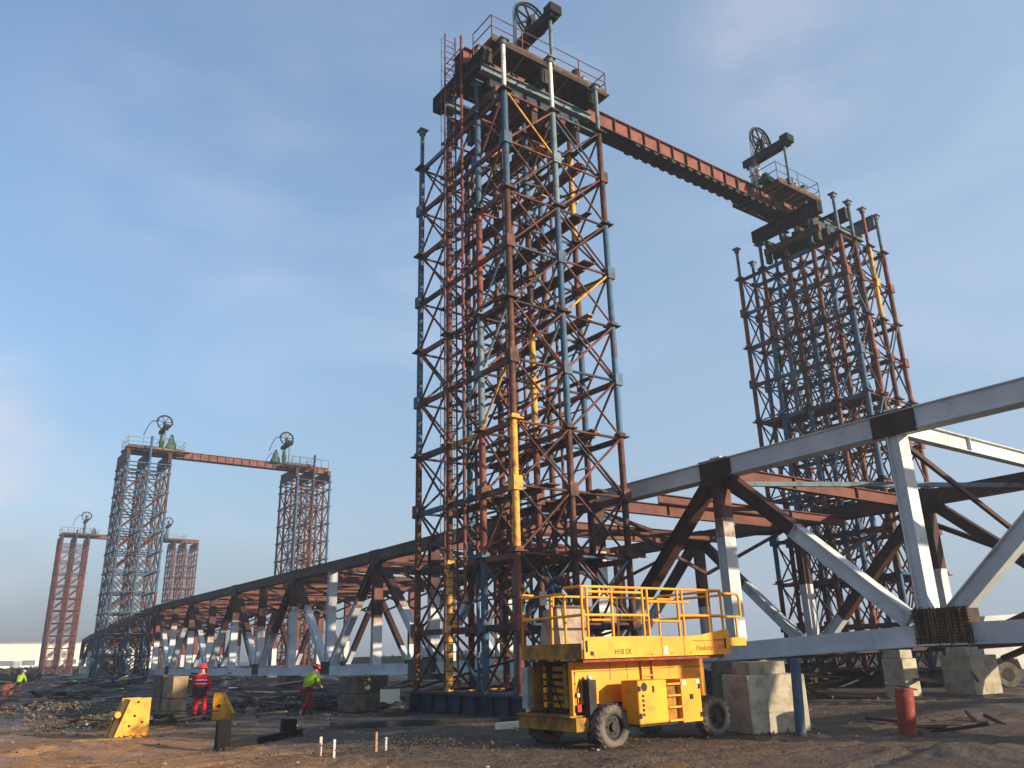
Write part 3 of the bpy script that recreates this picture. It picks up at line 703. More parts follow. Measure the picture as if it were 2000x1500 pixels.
def truss(X, yoff, label, right_paint, n_first, n_last, colour_far, group='main trusses of the bridge'):
    T = sub_empty('main_truss', (X, 0, 0), label)
    CH, CB = .56, .50
    for k in range(n_first, n_last):
        y0 = 11.6 + PL*k + yoff; y1 = y0+PL
        painted = right_paint and y1 < 26
        mt_top = greyp if painted else primer
        if not right_paint: mt_top = primer
        member('top_chord', (0,y0,zt(y0)-CH/2), (0,y1,zt(y1)-CH/2), .5, CH, [(1, mt_top)], T, lip=False)
        # flange strips on the chord
        q = MB(); q.beam((0,y0,zt(y0)+.015),(0,y1,zt(y1)+.015),.62,.035); q.beam((0,y0,zt(y0)-CH-.015),(0,y1,zt(y1)-CH-.015),.62,.035)
        q.build('chord_flange', mt_top, T)
        member('bottom_chord', (0,y0,zb(y0)+CB/2), (0,y1,zb(y1)+CB/2), .5, CB, [(1, greyp if right_paint or y0 > 30 else primer)], T, lip=False)
        MB().beam((0,y0,zb(y0)-.02),(0,y1,zb(y1)-.02),.78,.045).build('bottom_flange', greyp if right_paint else primer, T)
    for k in range(n_first, n_last+1):
        y = 11.6 + PL*k + yoff
        top = (k % 2 != 0)      # odd: top node
        zt_, zb_ = zt(y)-CH/2, zb(y)+CB/2
        # vertical
        if right_paint:
            if k <= 0: segs = [(1, greyp)]
            elif k == 1: segs = [(.62, greyp), (.74, mixed), (1, primerl)]
            elif k == 6: segs = [(.95, greyp), (1, greyp)]
            else:
                f = .38 + .30*((k*37) % 5)/5; segs = [(f, greyp), (f+.06, mixed), (f+.2, primer), (1, primerl if k%2 else primer)]
        else: segs = [(.5, greyp), (1, primer)] if k < 3 else [(.25+.2*((k*13)%4)/4, greyp), (1, primerl)]
        member('vertical', (0,y,zb_+.25), (0,y,zt_-.25), .56, .36, segs, T)
        # gusset plates at nodes
        gm_ = rustnode if (top or k > 2 or not right_paint) else greyp
        for (z, h, w_) in (((zt_, .95, 1.25),) if top else ((zb_, .85, 1.3),)):
            if top or k > 0:
                for s in (-1, 1): MB().cbox((s*.275, y, z-.12 if top else z+.1),(.035, w_, h)).build('gusset_plate', gm_, T)
        if right_paint and -2 <= k <= 7:
            q = MB(); zc = (zt_-.12) if top else (zb_+.1)
            for a_ in range(-4, 5):
                for b_ in (-.36,-.12,.12,.36): q.tube((-.30, y+a_*.13, zc+b_), (-.325, y+a_*.13, zc+b_), .022, 6)
            if top or k > 0: tag(q.build('bolts', rustnode, T), kind='stuff')
        if k in (-1, 0, 1): 
            MB().box((-.34,y-.62,zt(y)+.035),(.34,y+.62,zt(y)+.06)).build('splice_plate', rustnode if right_paint else primer, T)
            if right_paint:
                MB().box((-.33,y-.75,zt(y)-CH-.1),(-.255,y+.55,zt(y)-.03)).build('splice_plate', rustnode, T)
                MB().box((-.30,y-.35,zt(y)+.062),(.0,y+.1,zt(y)+.13)).build('lifting_lug', cream, T)
        # diagonals from the top nodes
        if top:
            for s in (-1, 1):
                kk = k+s
                if kk < n_first or kk > n_last: continue
                yb_ = y + s*PL
                a = (0, y+s*.35, zt_-.35); b = (0, yb_-s*.55, zb(yb_)+CB+.12)
                if right_paint:
                    if k < 1: sg = [(1, greyp)]
                    elif k == 1: sg = [(.42, primer), (.445, mixed), (1, greyp)] if s < 0 else [(.65, primer), (.68, mixed), (1, greyp)]
                    else: f = .35+.35*((k*7+s) % 3)/3; sg = [(f, primer), (f+.06, mixed), (1, greyp)]
                else: sg = [(.8, primer), (1, greyp)] if k > 3 or k < 2 else [(.45, primer), (1, greyp)]
                member('diagonal', a, b, .44, .44, sg, T)
    return T
mixed = mat('half painted steel', (0.40, 0.36, 0.32), (0.20, 0.10, 0.07), 0.5, 1.5, vary=0.05)
NT = truss(22.3, 0.0, 'near bridge truss, grey painted at the right and rusty brown towards the left', True, -2, 20, False)
FT = truss(35.2, -.6, 'far bridge truss, mostly brown primer, seen between the members of the near truss', False, -2, 20, True)
# rebar-like bundle round the near bottom node and dark box farther left
RB = empty('reinforcement_cage', (22.3, 11.15, 0), 'rusty brown bristling bundle wrapped round the bottom chord at right', 'steel bundle')
MB().box((-.30,-.70,1.86),(.30,.70,2.72)).build('core_plate', rustnode, RB)
rr_ = random.Random(3)
rbm = mat('rusty brushwood brown', (.20,.115,.055), (.09,.05,.03), .5, 5)
for k in range(46):
    y = -.72 + 1.44*k/45
    MB().tube((-.36+rr_.uniform(-.04,.04), y, 1.78+rr_.uniform(-.05,.1)), (-.36+rr_.uniform(-.06,.04), y+rr_.uniform(-.05,.05), 2.74+rr_.uniform(-.08,.06)), .020, 5).build('bar', rbm if k % 3 else rustnode, RB)
for k in range(12):
    z = 1.86+.08*k
    MB().tube((-.385, -.74-rr_.uniform(0,.06), z), (-.385, .74+rr_.uniform(0,.06), z+rr_.uniform(-.03,.03)), .014, 5).build('cross_bar', rustnode if k % 2 else brown, RB)
GB = MB().box((-.45,-1.3,0),(.45,1.1,1.0)).build('node_cover', mat('dark olive sheet', (.055,.065,.045), (.035,.035,.03), .5, 2), None, (22.3, 38.6, .75))
tag(GB, 'dark olive box clamped round the bottom chord just left of the nearest tower', 'cover')

# cross members between the two trusses
def lateral(y, m, label, zz=None, h=.5):
    z = (zt(y)-.35) if zz is None else zz
    o = sub_empty('cross_girder', (22.3, y, z))
    MB().box((.28,-.02,-h/2+.03),(12.62,.02,h/2-.03)).build('web', m, o)
    MB().box((.28,-.14,h/2-.03),(12.62,.14,h/2)).build('flange', m, o); MB().box((.28,-.14,-h/2),(12.62,.14,-h/2+.03)).build('flange', m, o)
    for x in (4.3, 8.5): MB().box((x-.02,-.13,-h/2+.03),(x+.02,-.021,h/2-.03)).build('stiffener', m, o)
names = {0: 'cream white cross girder running to the upper right edge', 1: 'orange brown cross girder between the rusty top nodes at right'}
for k in range(-2, 21):
    y = 11.6+PL*k
    m = greyp if k <= 0 else primerl
    lateral(y+.02, m, names.get(k, 'orange brown top cross girder farther back between the brown truss chords' if k > 0 else 'grey top cross girder right of the picture'))
    if k > 0: lateral(y+PL/2, primerl, 'orange brown intermediate cross girder between the brown truss chords', zz=zt(y)-.75, h=.4)
for k in range(-2, 20):
    y = 11.6+PL*k
    MB().box((.26,-.12,-.17),(12.64,.12,.2)).build('floor_girder', primer, BR, Vector((22.3,y,zb(y)+.2))-Vector((22.3,11.6,0)))
for k in range(-1, 19):
    y0 = 11.6+PL*k; y1 = y0+PL; z0, z1 = zt(y0)-.6, zt(y1)-.6
    o = sub_empty('lateral_brace', (22.3, y0, 0))
    m = greyp if k < 0 else (bluegrey if k < 2 else primer)
    MB().beam((.3,.3,z0),(12.6,PL-.3,z1),.14,.16).build('brace_bar', m, o)
    if k % 2 == 0: MB().beam((12.6,.3,z0-.2),(.3,PL-.3,z1-.2),.14,.16).build('brace_bar', m, o)
    q = MB(); q.beam((.3,.1,z0-.1),(6.4,0,z0-2.4),.12,.14); q.beam((12.6,.1,z0-.1),(6.5,0,z0-2.4),.12,.14); q.build('sway_brace', primer, o)
# X braces on the far truss plane low at right (scaffold of the next structure)
o = empty('cross_bracing', (35.9, 4, 0), 'dark crossing bars beyond the grey truss at the right edge', 'bracing')
for (a, b) in (((0,0,7.0),(0,14,1.6)),((0,14.5,7.2),(0,3.5,1.4)),((0,3,4.6),(0,12,1.2))): MB().beam(a, b, .2, .42, up=(1,0,0)).build('bar', primer, o)

# ------------------------------------------------------------------ concrete blocks and supports
def rock_block(name, c, d, m, label, rz=0.0, cap=None, group=None, joints=0):
    o = empty(name, (c[0], c[1], gh(c[0],c[1])), label, 'concrete block', group, rz=rz)
    n = max(1, joints); hz = d[2]/n
    for k in range(n):
        q = MB(); q.cbox((0,0,hz*(k+.5)),(d[0]-.03*(k%2), d[1]-.02*(k%2), hz-.012), jit=.012)
        ob = q.build('block' if n > 1 else 'body', m, o)
        bv = ob.modifiers.new('edge', 'BEVEL'); bv.width = .02; bv.segments = 2
    if n == 1 and d[0] > .8:
        for zz in (.36, .70):
            q = MB(); q.cbox((0,0,d[2]*zz),(d[0]+.012,d[1]+.012,.018)); q.build('formwork_line', m, o)
        for sx in (-1, 1): q = MB(); q.ring((sx*d[0]*.28,d[1]*.34,d[2]+.02),.07,.012,'Y',10,5,0,0,math.pi); q.build('lifting_eye', dkbrown, o)
    if cap:
        q = MB(); q.cbox((cap[0],cap[1],d[2]+cap[4]/2),(cap[2],cap[3],cap[4]), jit=.01); q.build('cap_block', m, o)
    return o
rock_block('concrete_block', (17.02, 13.22, 0), (1.55, 1.15, 1.30), conc, 'big pale concrete block behind the blue pipe, right of the lift', rz=R(-20), cap=(-.12,-.05,.95,.8,.28))
rock_block('concrete_block', (30.2, 17.2, 0), (.85, .85, 1.35), conc, 'concrete pedestal behind the red pipe stub', rz=R(-5), cap=(0,0,.7,.7,.3))
rock_block('concrete_block', (33.2, 16.1, 0), (1.7, 1.2, 1.40), conc, 'wide concrete pedestal at far right beside the truck wheel', rz=R(-6), cap=(-.3,0,.8,.8,.3))
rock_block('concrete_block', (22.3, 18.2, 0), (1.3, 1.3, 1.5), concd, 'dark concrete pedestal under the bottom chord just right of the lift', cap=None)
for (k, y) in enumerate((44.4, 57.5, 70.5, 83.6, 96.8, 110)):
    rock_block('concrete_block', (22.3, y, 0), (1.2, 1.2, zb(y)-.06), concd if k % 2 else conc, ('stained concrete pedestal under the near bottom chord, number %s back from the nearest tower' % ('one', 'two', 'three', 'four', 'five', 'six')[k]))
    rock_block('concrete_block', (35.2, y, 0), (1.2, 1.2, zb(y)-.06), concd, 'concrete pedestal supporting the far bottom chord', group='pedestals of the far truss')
rock_block('concrete_block', (14.4, 29.6, 0), (1.5, 1.1, 1.25), concd, 'weathered concrete block standing left of the blue tower base', rz=R(10), joints=2)
rock_block('concrete_block', (7.92, 31.05, 0), (.52, 1.35, 1.45), mat('brown cast block', (.30,.21,.12),(.18,.13,.085),.5,2.5,rough=.9), 'two brown blocks stacked beside the worker in red', joints=2)
rock_block('concrete_block', (7.92, 32.5, 0), (.52, 1.4, 1.47), concd, 'grey stacked blocks behind the brown block stack', joints=2)

# pipes and stubs
def pipe(name, a, b, r, m, label, cat='pipe', rim=True, n=20):
    o = empty(name, a, label, cat); a = Vector(a); d = Vector(b)-a
    q = MB(); q.tube((0,0,0), d, r, n, cap=False); q.tube(d, d*.02, r*.88, n, cap=False); q.build('wall', m, o)
    q = MB(); dn = d.normalized(); q.tube(d-dn*.04, d, r*1.04, n); q.build('rim', m, o); return o
pipe('blue_pipe', (16.72, 12.12, -.05), (16.80, 12.08, 1.62), .115, blue, 'leaning blue pipe standing in front of the pale concrete block')
pipe('red_pipe', (18.05, 10.35, -.05), (18.10, 10.30, .95), .19, redpaint, 'thick faded red pipe stub standing in the mud at right')
for (x, y, h, w_, l_) in ((6.25, 20.0, .68, .27, 'taller black timber stump in the left foreground'), (8.5, 21.8, .48, .33, 'shorter black timber stump left of centre, behind the taller one')):
    q = MB(); q.cbox((0,0,h/2),(w_,w_*.8,h), jit=.02); tag(q.build('timber_stump', mat('charred timber', (.006,.006,.006), (.012,.010,.009), .4, 4, rough=.95), None, (x, y, gh(x,y)-.04)), l_, 'stump')
rl = MB(); rl.box((0,-.04,0),(3.2,.04,.11)); rl.box((0,-.09,.11),(3.2,.09,.14)); rl.box((0,-.09,-.02),(3.2,.09,0.01))
ob = tag(rl.build('steel_rail', black, None, (6.35, 20.0, gh(6.3,20)+.02)), 'black steel rail lying between the two timber stumps', 'rail'); ob.rotation_euler = (0,0,R(37))
for (px_, py_, h, m, l_) in ((6.95, 16.1, .36, peg, 'leftmost thin pink survey peg in the centre foreground'), (7.08, 15.75, .36, peg, 'second pink survey peg from the left in the foreground'), (7.95, 15.7, .38, wood, 'third survey peg, timber coloured, in the foreground'), (8.3, 15.95, .30, white, 'rightmost pale survey peg in the foreground')):
    q = MB(); q.cbox((0,0,h/2),(.045,.045,h), jit=.006); tag(q.build('survey_peg', m, None, (px_, py_, gh(px_,py_)-.02)), l_, 'peg', 'survey pegs in the foreground')
q = MB(); q.cbox((0,0,.09),(1.15,.24,.16), jit=.01); o = tag(q.build('timber_balk', cream, None, (13.6, 18.7, gh(13.6,18.7))), 'pale squared timber lying left of the lift platform', 'timber'); o.rotation_euler = (0,0,R(-8))
q = MB(); q.cbox((0,0,.08),(5.6,.8,.16), jit=.02); o = tag(q.build('timber_mat', grime, None, (12.9, 22.2, gh(12.9,22.2)-.02)), 'long dark timber mat on the ground in front of the blue tower base', 'timber mat'); o.rotation_euler = (0,0,R(-36))

# yellow steel chocks
def chock(loc, w_, h, l_, label, rz=0.0, flip=False):
    o = empty('yellow_chock', loc, label, 'steel chock', 'yellow steel chocks', rz=rz)
    s = -1 if flip else 1
    prof = [(0,0),(w_,0),(w_,h),(w_*.40,h)]
    if flip: prof = [(0,0),(w_,0),(w_,h*.16),(w_*.34,h),(0,h)]
    MB().prism(prof, 'Y', 0, .04).build('side_plate', blk_y, o)
    MB().prism(prof, 'Y', l_-.04, l_).build('side_plate', blk_y, o)
    if not flip:
        MB().prism([(w_-.045,.0),(w_-.002,.0),(w_-.002,h-.002),(w_-.045,h-.002)], 'Y', .041, l_-.041).build('back_plate', blk_y, o)
        q = MB(); q.beam((.06,l_/2,.02),(w_*.42,l_/2,h*.98),l_*.5,.06,up=(1,0,-.3)); q.build('sloping_plate', blk_y, o)
        q = MB(); q.tube((w_*.10,.08,h*.60),(w_*.10,l_-.08,h*.60),h*.085,12); q.build('roller', blk_y, o)
        for (x, z) in ((.55,.55),(.8,.38),(.62,.9),(.42,.3)):
            MB().tube((x*w_,-.012,z*h),(x*w_,.0,z*h),.035,10).build('bolt', dkbrown, o)
    else:
        MB().prism([(.002,.002),(.045,.002),(.045,h-.002),(.002,h-.002)], 'Y', .041, l_-.041).build('back_plate', blk_y, o)
        q = MB(); q.beam((w_*.36,l_/2,h*.97),(w_*.98,l_/2,.18*h),l_*.55,.05,up=(1,0,.5)); q.build('sloping_plate', blk_y, o)
        MB().tube((w_*.35,-.03,h*.5),(w_*.35,0,h*.5),.06,10).build('bolt', dkbrown, o)
    MB().box((-.05,-.04,-.03),(w_+.05,l_+.04,-.002)).build('base_plate', blk_y, o)
chock((4.88, 24.75, gh(5.2,24.8)+.02), .90, .98, .62, 'larger yellow steel chock with sloping left side in the left foreground', rz=R(10))
chock((9.05, 30.3, gh(9.2,30.3)+.02), .62, .85, .6, 'smaller yellow steel chock beside the legs of the worker in red', rz=R(-35), flip=True)
q = MB(); q.cbox((0,0,.03),(1.4,.14,.05)); o = tag(q.build('timber_board', wood, None, (4.55, 24.4, gh(4.5,24.4)+.01)), 'thin board on the soil left of the larger yellow chock', 'board'); o.rotation_euler = (0,0,R(-33))

# ------------------------------------------------------------------ scissor lift
LF = empty('scissor_lift', (11.0, 12.8, 0), 'yellow rough terrain scissor lift with lowered platform in front of the nearest tower', 'scissor lift')
def wheel(x, y, side):
    Wm = bpy.data.objects.new('wheel', None); COL.objects.link(Wm); Wm.parent = LF; Wm.location = (x, y, .43)
    t = MB(); n = 32; prof = [(-.15,.26),(-.16,.36),(-.13,.415),(0,.43),(.13,.415),(.16,.36),(.15,.26)]
    bs = 0
    for i in range(n):
        a = 2*math.pi*i/n
        for (yy, rr) in prof: t.v.append((rr*math.cos(a), yy, rr*math.sin(a)))
    k = len(prof)
    for i in range(n):
        for j in range(k):
            t.f.append((i*k+j, ((i+1)%n)*k+j, ((i+1)%n)*k+(j+1)%k, i*k+(j+1)%k)); t.m.append(0); t.sm.append(True)
    t.build('tyre', rubber, Wm)
    tr = MB()
    for i in range(20):
        a = 2*math.pi*i/20
        for s in (-1, 1):
            a2 = a + s*.08; c = Vector((math.cos(a2)*.432, s*.075, math.sin(a2)*.432)); tang = Vector((-math.sin(a2), s*.9, math.cos(a2))).normalized()
            tr.beam(c-tang*.085, c+tang*.085, .05, .035, up=(math.cos(a2),0,math.sin(a2)))
    tag(tr.build('tread', rubber, Wm), kind='stuff')
    r = MB(); s = side
    r.tube((0,-s*.02,0),(0,s*.10,0),.255,20); r.ring((0,s*.13,0),.245,.02,'Y',24,6); r.tube((0,s*.1,0),(0,s*.17,0),.09,12)
    for i in range(6): a = i*math.pi/3; r.tube((.15*math.cos(a),s*.1,.15*math.sin(a)),(.15*math.cos(a),s*.125,.15*math.sin(a)),.02,6)
    r.build('rim', grime, Wm)
for (x, y, s) in ((1.05,.52,-1),(4.15,.48,-1),(.95,2.50,1),(4.15,2.48,1)): wheel(x, y, s)
B = LF
MB().box((.7,.85,.42),(4.4,2.05,.85)).build('chassis', grime, B)
MB().tube((1.03,.62,.43),(1.0,2.36,.43),.07,10).build('axle', grime, B); MB().tube((4.15,.6,.43),(4.15,2.36,.43),.07,10).build('axle', grime, B)
q = MB(); q.box((.28,.66,.36),(.62,2.62,.62)); o = q.build('front_bumper', lift_shade, B)
q = MB(); q.box((.20,.74,.628),(.60,2.60,.66)); q.build('front_step', lift_shade, B)
# main body panel and recessed front with scissor pack
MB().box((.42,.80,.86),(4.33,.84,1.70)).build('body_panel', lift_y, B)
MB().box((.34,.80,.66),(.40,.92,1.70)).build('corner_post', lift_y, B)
MB().box((4.335,.80,.80),(4.38,2.2,1.70)).build('rear_panel', lift_shade, B)
MB().box((.42,2.22,.70),(4.33,2.26,1.70)).build('body_panel', lift_shade, B)
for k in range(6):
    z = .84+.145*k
    for yy in (1.02, 1.86): MB().box((.44,yy-.05,z-.052),(4.2,yy+.05,z+.052)).build('scissor_arm', lift_shade if k%2 else lift_y, B)
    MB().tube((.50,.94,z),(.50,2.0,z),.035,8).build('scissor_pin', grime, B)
    MB().box((.465,1.25,z-.05),(.53,1.6,z+.04)).build('cross_tube', lift_shade, B)
MB().box((.30,2.28,.75),(.70,2.50,1.60)).build('side_tank', greym, B)
MB().box((.28,.94,.80),(.40,1.02,1.66)).build('guide_rail', lift_shade, B)
# projecting engine and battery covers on the long side
q = MB(); q.prism([(.52,.45),(.52,1.30),(.0,1.30),(0,.45)], 'X', 1.42, 2.28); e = q.build('engine_cover', lift_y, B)
bv = e.modifiers.new('edge','BEVEL'); bv.width = .04; bv.segments = 3
MB().box((2.70,.0,.42),(3.30,.52,1.28)).build('battery_cover', lift_y, B)
MB().box((2.30,.12,.45),(2.68,.52,1.20)).build('step_recess', lift_shade, B)
MB().box((2.295,-.01,.46),(2.685,.10,.50)).build('step', lift_y, B)
for z in (.72,.95,1.18): MB().box((2.30,-.0,z),(2.68,.10,z+.035)).build('step', lift_y, B)
for x in (2.30, 2.64): MB().box((x,.74,1.19),(x+.035,.795,1.72)).build('ladder_side', lift_y, B)
for z in (1.35,1.55): MB().box((2.34,.74,z),(2.635,.795,z+.03)).build('ladder_rung', lift_y, B)
MB().cbox((3.0,-.012,.92),(.09,.02,.10)).build('cover_lock', inkb, B)
q = MB(); q.tube((1.60,-.008,1.17),(1.60,.001,1.17),.085,16); q.build('vent', inkb, B)
for k in range(5): MB().cbox((1.55,-.008,1.0-.09*k),(.05,.014,.05)).build('vent_slot', inkb, B)
MB().cbox((1.86,-.008,1.12),(.05,.014,.13)).build('handle', inkb, B)
MB().cbox((2.79,-.008,1.21),(.12,.012,.10)).build('sticker', white, B); MB().cbox((3.22,-.008,1.22),(.09,.012,.08)).build('sticker', white, B)
# black outrigger leg and hoses at front corner
MB().box((.60,.58,.62),(.80,.78,1.34)).build('stabiliser', grime, B); MB().box((.63,.61,.12),(.77,.75,.62)).build('stabiliser_ram', grime, B)
MB().tube((.66,.66,1.34),(.72,.7,1.40),.05,10).build('work_lamp', white, B)
for k in range(7): MB().box((.402,.785,.95+.1*k),(.42,.80,1.0+.1*k)).build('warning_mark', inkb, B) if k%2 else None
# platform deck
DZ = 1.76; X0, X1, Y0, Y1 = .08, 4.45, .12, 2.15
MB().box((X0,Y0,DZ),(X1,Y1,DZ+.08)).build('deck', lift_shade, B)
MB().box((X0+.05,Y0+.05,DZ-.07),(X1-.05,Y0+.14,DZ-.001)).build('deck_rail', redpaint, B)
def toe(x0, x1, y, z1, m=lift_y, nm='toe_panel'): MB().box((x0,y-.025,DZ-.0),(x1,y,z1)).build(nm, m, B)
toe(.10, 2.30, Y0-.01, DZ+.42); toe(2.32, 3.0, Y0-.01, DZ+.40)
MB().prism([(3.02,DZ),(4.55,DZ),(4.55,DZ+.52),(4.45,DZ+.55),(3.5,DZ+.42),(3.02,DZ+.40)], 'Y', Y0-.035, Y0-.01).build('toe_panel', lift_y, B)
MB().box((X0-.025,Y0,DZ-.0),(X0,Y1,DZ+.30)).build('end_toe_panel', lift_shade, B)
MB().box((X0,Y1,DZ),(X1,Y1+.025,DZ+.3)).build('toe_panel', lift_shade, B)
MB().box((4.56,Y0-.03,DZ+.18),(5.15,Y0+.02,DZ+.36)).build('extension_panel', lift_y, B)
RT, RM = DZ+1.42, DZ+.85
TB = lambda nm, a, b, r=.029: rod(nm, a, b, r, lift_y, B, 8)
zt0 = DZ+.06
for x in (.12, .26, .95, 1.85, 2.0, 2.95, 3.1, 3.95, 4.42): TB('rail_post', (x,Y0,zt0+.3), (x,Y0,RT))
for (a, b, z) in ((.12,2.0,RT),(.26,1.85,RT-.10),(.12,2.0,RM),(2.0,4.42,RT),(2.12,2.95,RM-.12),(2.95,4.42,RM),(2.0,3.3,RT-.28)): TB('rail_bar', (a,Y0,z), (b,Y0,z))
TB('rail_bar', (.12,Y0,RT), (.12,Y0+.55,RT)); TB('rail_bar', (.12,Y0,RM), (.12,Y1,RM-.03)); TB('rail_bar', (.12,Y0+.55,RT-.12), (.12,Y1,RT-.12))
for y in (Y0+.55, Y0+1.0, Y1): TB('rail_post', (.12,y,DZ+.3), (.12,y,RT-.12))
for x in (.12, 1.0, 2.0, 3.0, 4.42): TB('rail_post', (x,Y1,DZ+.06), (x,Y1,RT-.05))
for z in (RT-.05, RM): TB('rail_bar', (.12,Y1,z), (4.42,Y1,z))
for (x, y) in ((4.42,Y0),(4.42,Y1)): pass
for z in (RT, RM): TB('rail_bar', (4.42,Y0,z), (4.42,Y1,z))
for (a, b) in (((4.42,Y0+.04,RT-.06),(5.05,Y0+.04,RT-.06)),((5.05,Y0+.04,RT-.06),(5.13,Y0+.04,RT-.14)),((5.13,Y0+.04,RT-.14),(5.13,Y0+.04,RM-.05)),((4.42,Y0+.04,RM-.02),(5.13,Y0+.04,RM-.02)),((4.95,Y0+.04,RM-.02),(4.95,Y0+.04,DZ+.3)),((5.05,Y0+.04,RT-.06),(5.05,Y1,RT-.06)),((5.13,Y1,RT-.14),(5.13,Y1,DZ+.3)),((4.42,Y1,RT-.06),(5.1,Y1,RT-.06))): TB('extension_rail', a, b)
q = MB(); q.cbox((.32,1.75,DZ+1.28),(.2,.22,.3)); q.build('control_box', darkblue, B)
q = MB()
q.prism([(.5,DZ+.09),(1.5,DZ+.09),(1.25,DZ+.3),(1.1,DZ+1.0),(.62,DZ+1.1)], 'X', .3, 1.1); 
c_ = q.build('sheet_bag', mat('dirty pale sheet', (.46,.36,.27), (.30,.22,.16), .5, 3, rough=.9), B, (0,.55,0))
# seams, hinges, hoses
for x in (1.40, 1.9): MB().box((x,.794,1.32),(x+.012,.7995,1.69)).build('panel_seam', grime, B)
MB().box((.45,.794,1.50),(4.3,.7995,1.512)).build('panel_seam', grime, B)
MB().box((2.0,-.006,.50),(2.012,.0,1.26)).build('panel_seam', grime, B) if False else None
for (x, z) in ((1.46,.62),(1.46,1.14),(3.26,.55),(3.26,1.12)): MB().cbox((x,-.012,z),(.05,.02,.10)).build('hinge', grime, B)
q = MB(); q.path([(.55,.9,.70),(.48,.75,.9),(.50,.72,1.2),(.58,.9,1.5)],.022,6); q.path([(.60,.9,.66),(.9,.70,.56),(1.25,.66,.62),(1.4,.8,.8)],.025,6); q.path([(.40,1.2,.7),(.36,1.3,.95),(.42,1.5,1.2),(.40,1.7,1.6)],.02,6); q.build('hydraulic_hose', black, B)
MB().cbox((.45,.735,.80),(.10,.01,.14)).build('warning_sticker', inkr, B)
MB().cbox((.45,.735,1.05),(.08,.01,.07)).build('warning_sticker', white, B)
for x in (.16, 4.38): MB().cbox((x,Y0-.045,DZ+.24),(.04,.02,.22)).build('bracket', grime, B)
for x in (.35, 2.0, 2.6, 3.2): MB().tube((x,Y0-.046,DZ+.05),(x,Y0-.03,DZ+.05),.016,6).build('bolt', grime, B)
q = MB(); q.ring((.62,.68,.78),.045,.012,'Y',12,5); q.build('tie_ring', grime, B)
MB().box((1.5,.1,.405),(3.25,.5,.445)).build('belly_plate', grime, B)
# lettering on the long side
def text(body, size, loc, m, parent, rot=(R(90),0,0), name='lettering', italic=0.0):
    cu = bpy.data.curves.new('t', 'FONT'); cu.body = body; cu.size = size; cu.extrude = .002; cu.shear = italic
    t = bpy.data.objects.new('t', cu); COL.objects.link(t); dg = bpy.context.evaluated_depsgraph_get()
    me = bpy.data.meshes.new_from_object(t.evaluated_get(dg)); COL.objects.unlink(t); bpy.data.objects.remove(t)
    me.materials.clear(); me.materials.append(m)
    o = bpy.data.objects.new(name, me); COL.objects.link(o); o.parent = parent; o.location = loc; o.rotation_euler = rot
    return o
text('H18 SX', .15, (.92, Y0-.04, DZ+.07), inkb, B)
text('Haulotte', .16, (3.38, Y0-.04, DZ+.10), inkr, B, italic=.15)
text('>>', .22, (4.12, Y0-.04, DZ+.09), inkr, B)
MB().box((3.3,Y0-.039,DZ+.30),(3.95,Y0-.036,DZ+.315)).build('stripe', inkr, B)
MB().box((4.0,Y0-.039,DZ+.30),(4.4,Y0-.036,DZ+.33)).build('stripe', inkr, B)
MB().cbox((.3,Y0-.038,DZ+.1),(.09,.01,.08)).build('sticker', inkb, B)
MB().cbox((2.42,Y0-.038,DZ+.12),(.12,.01,.16)).build('sticker', white, B)

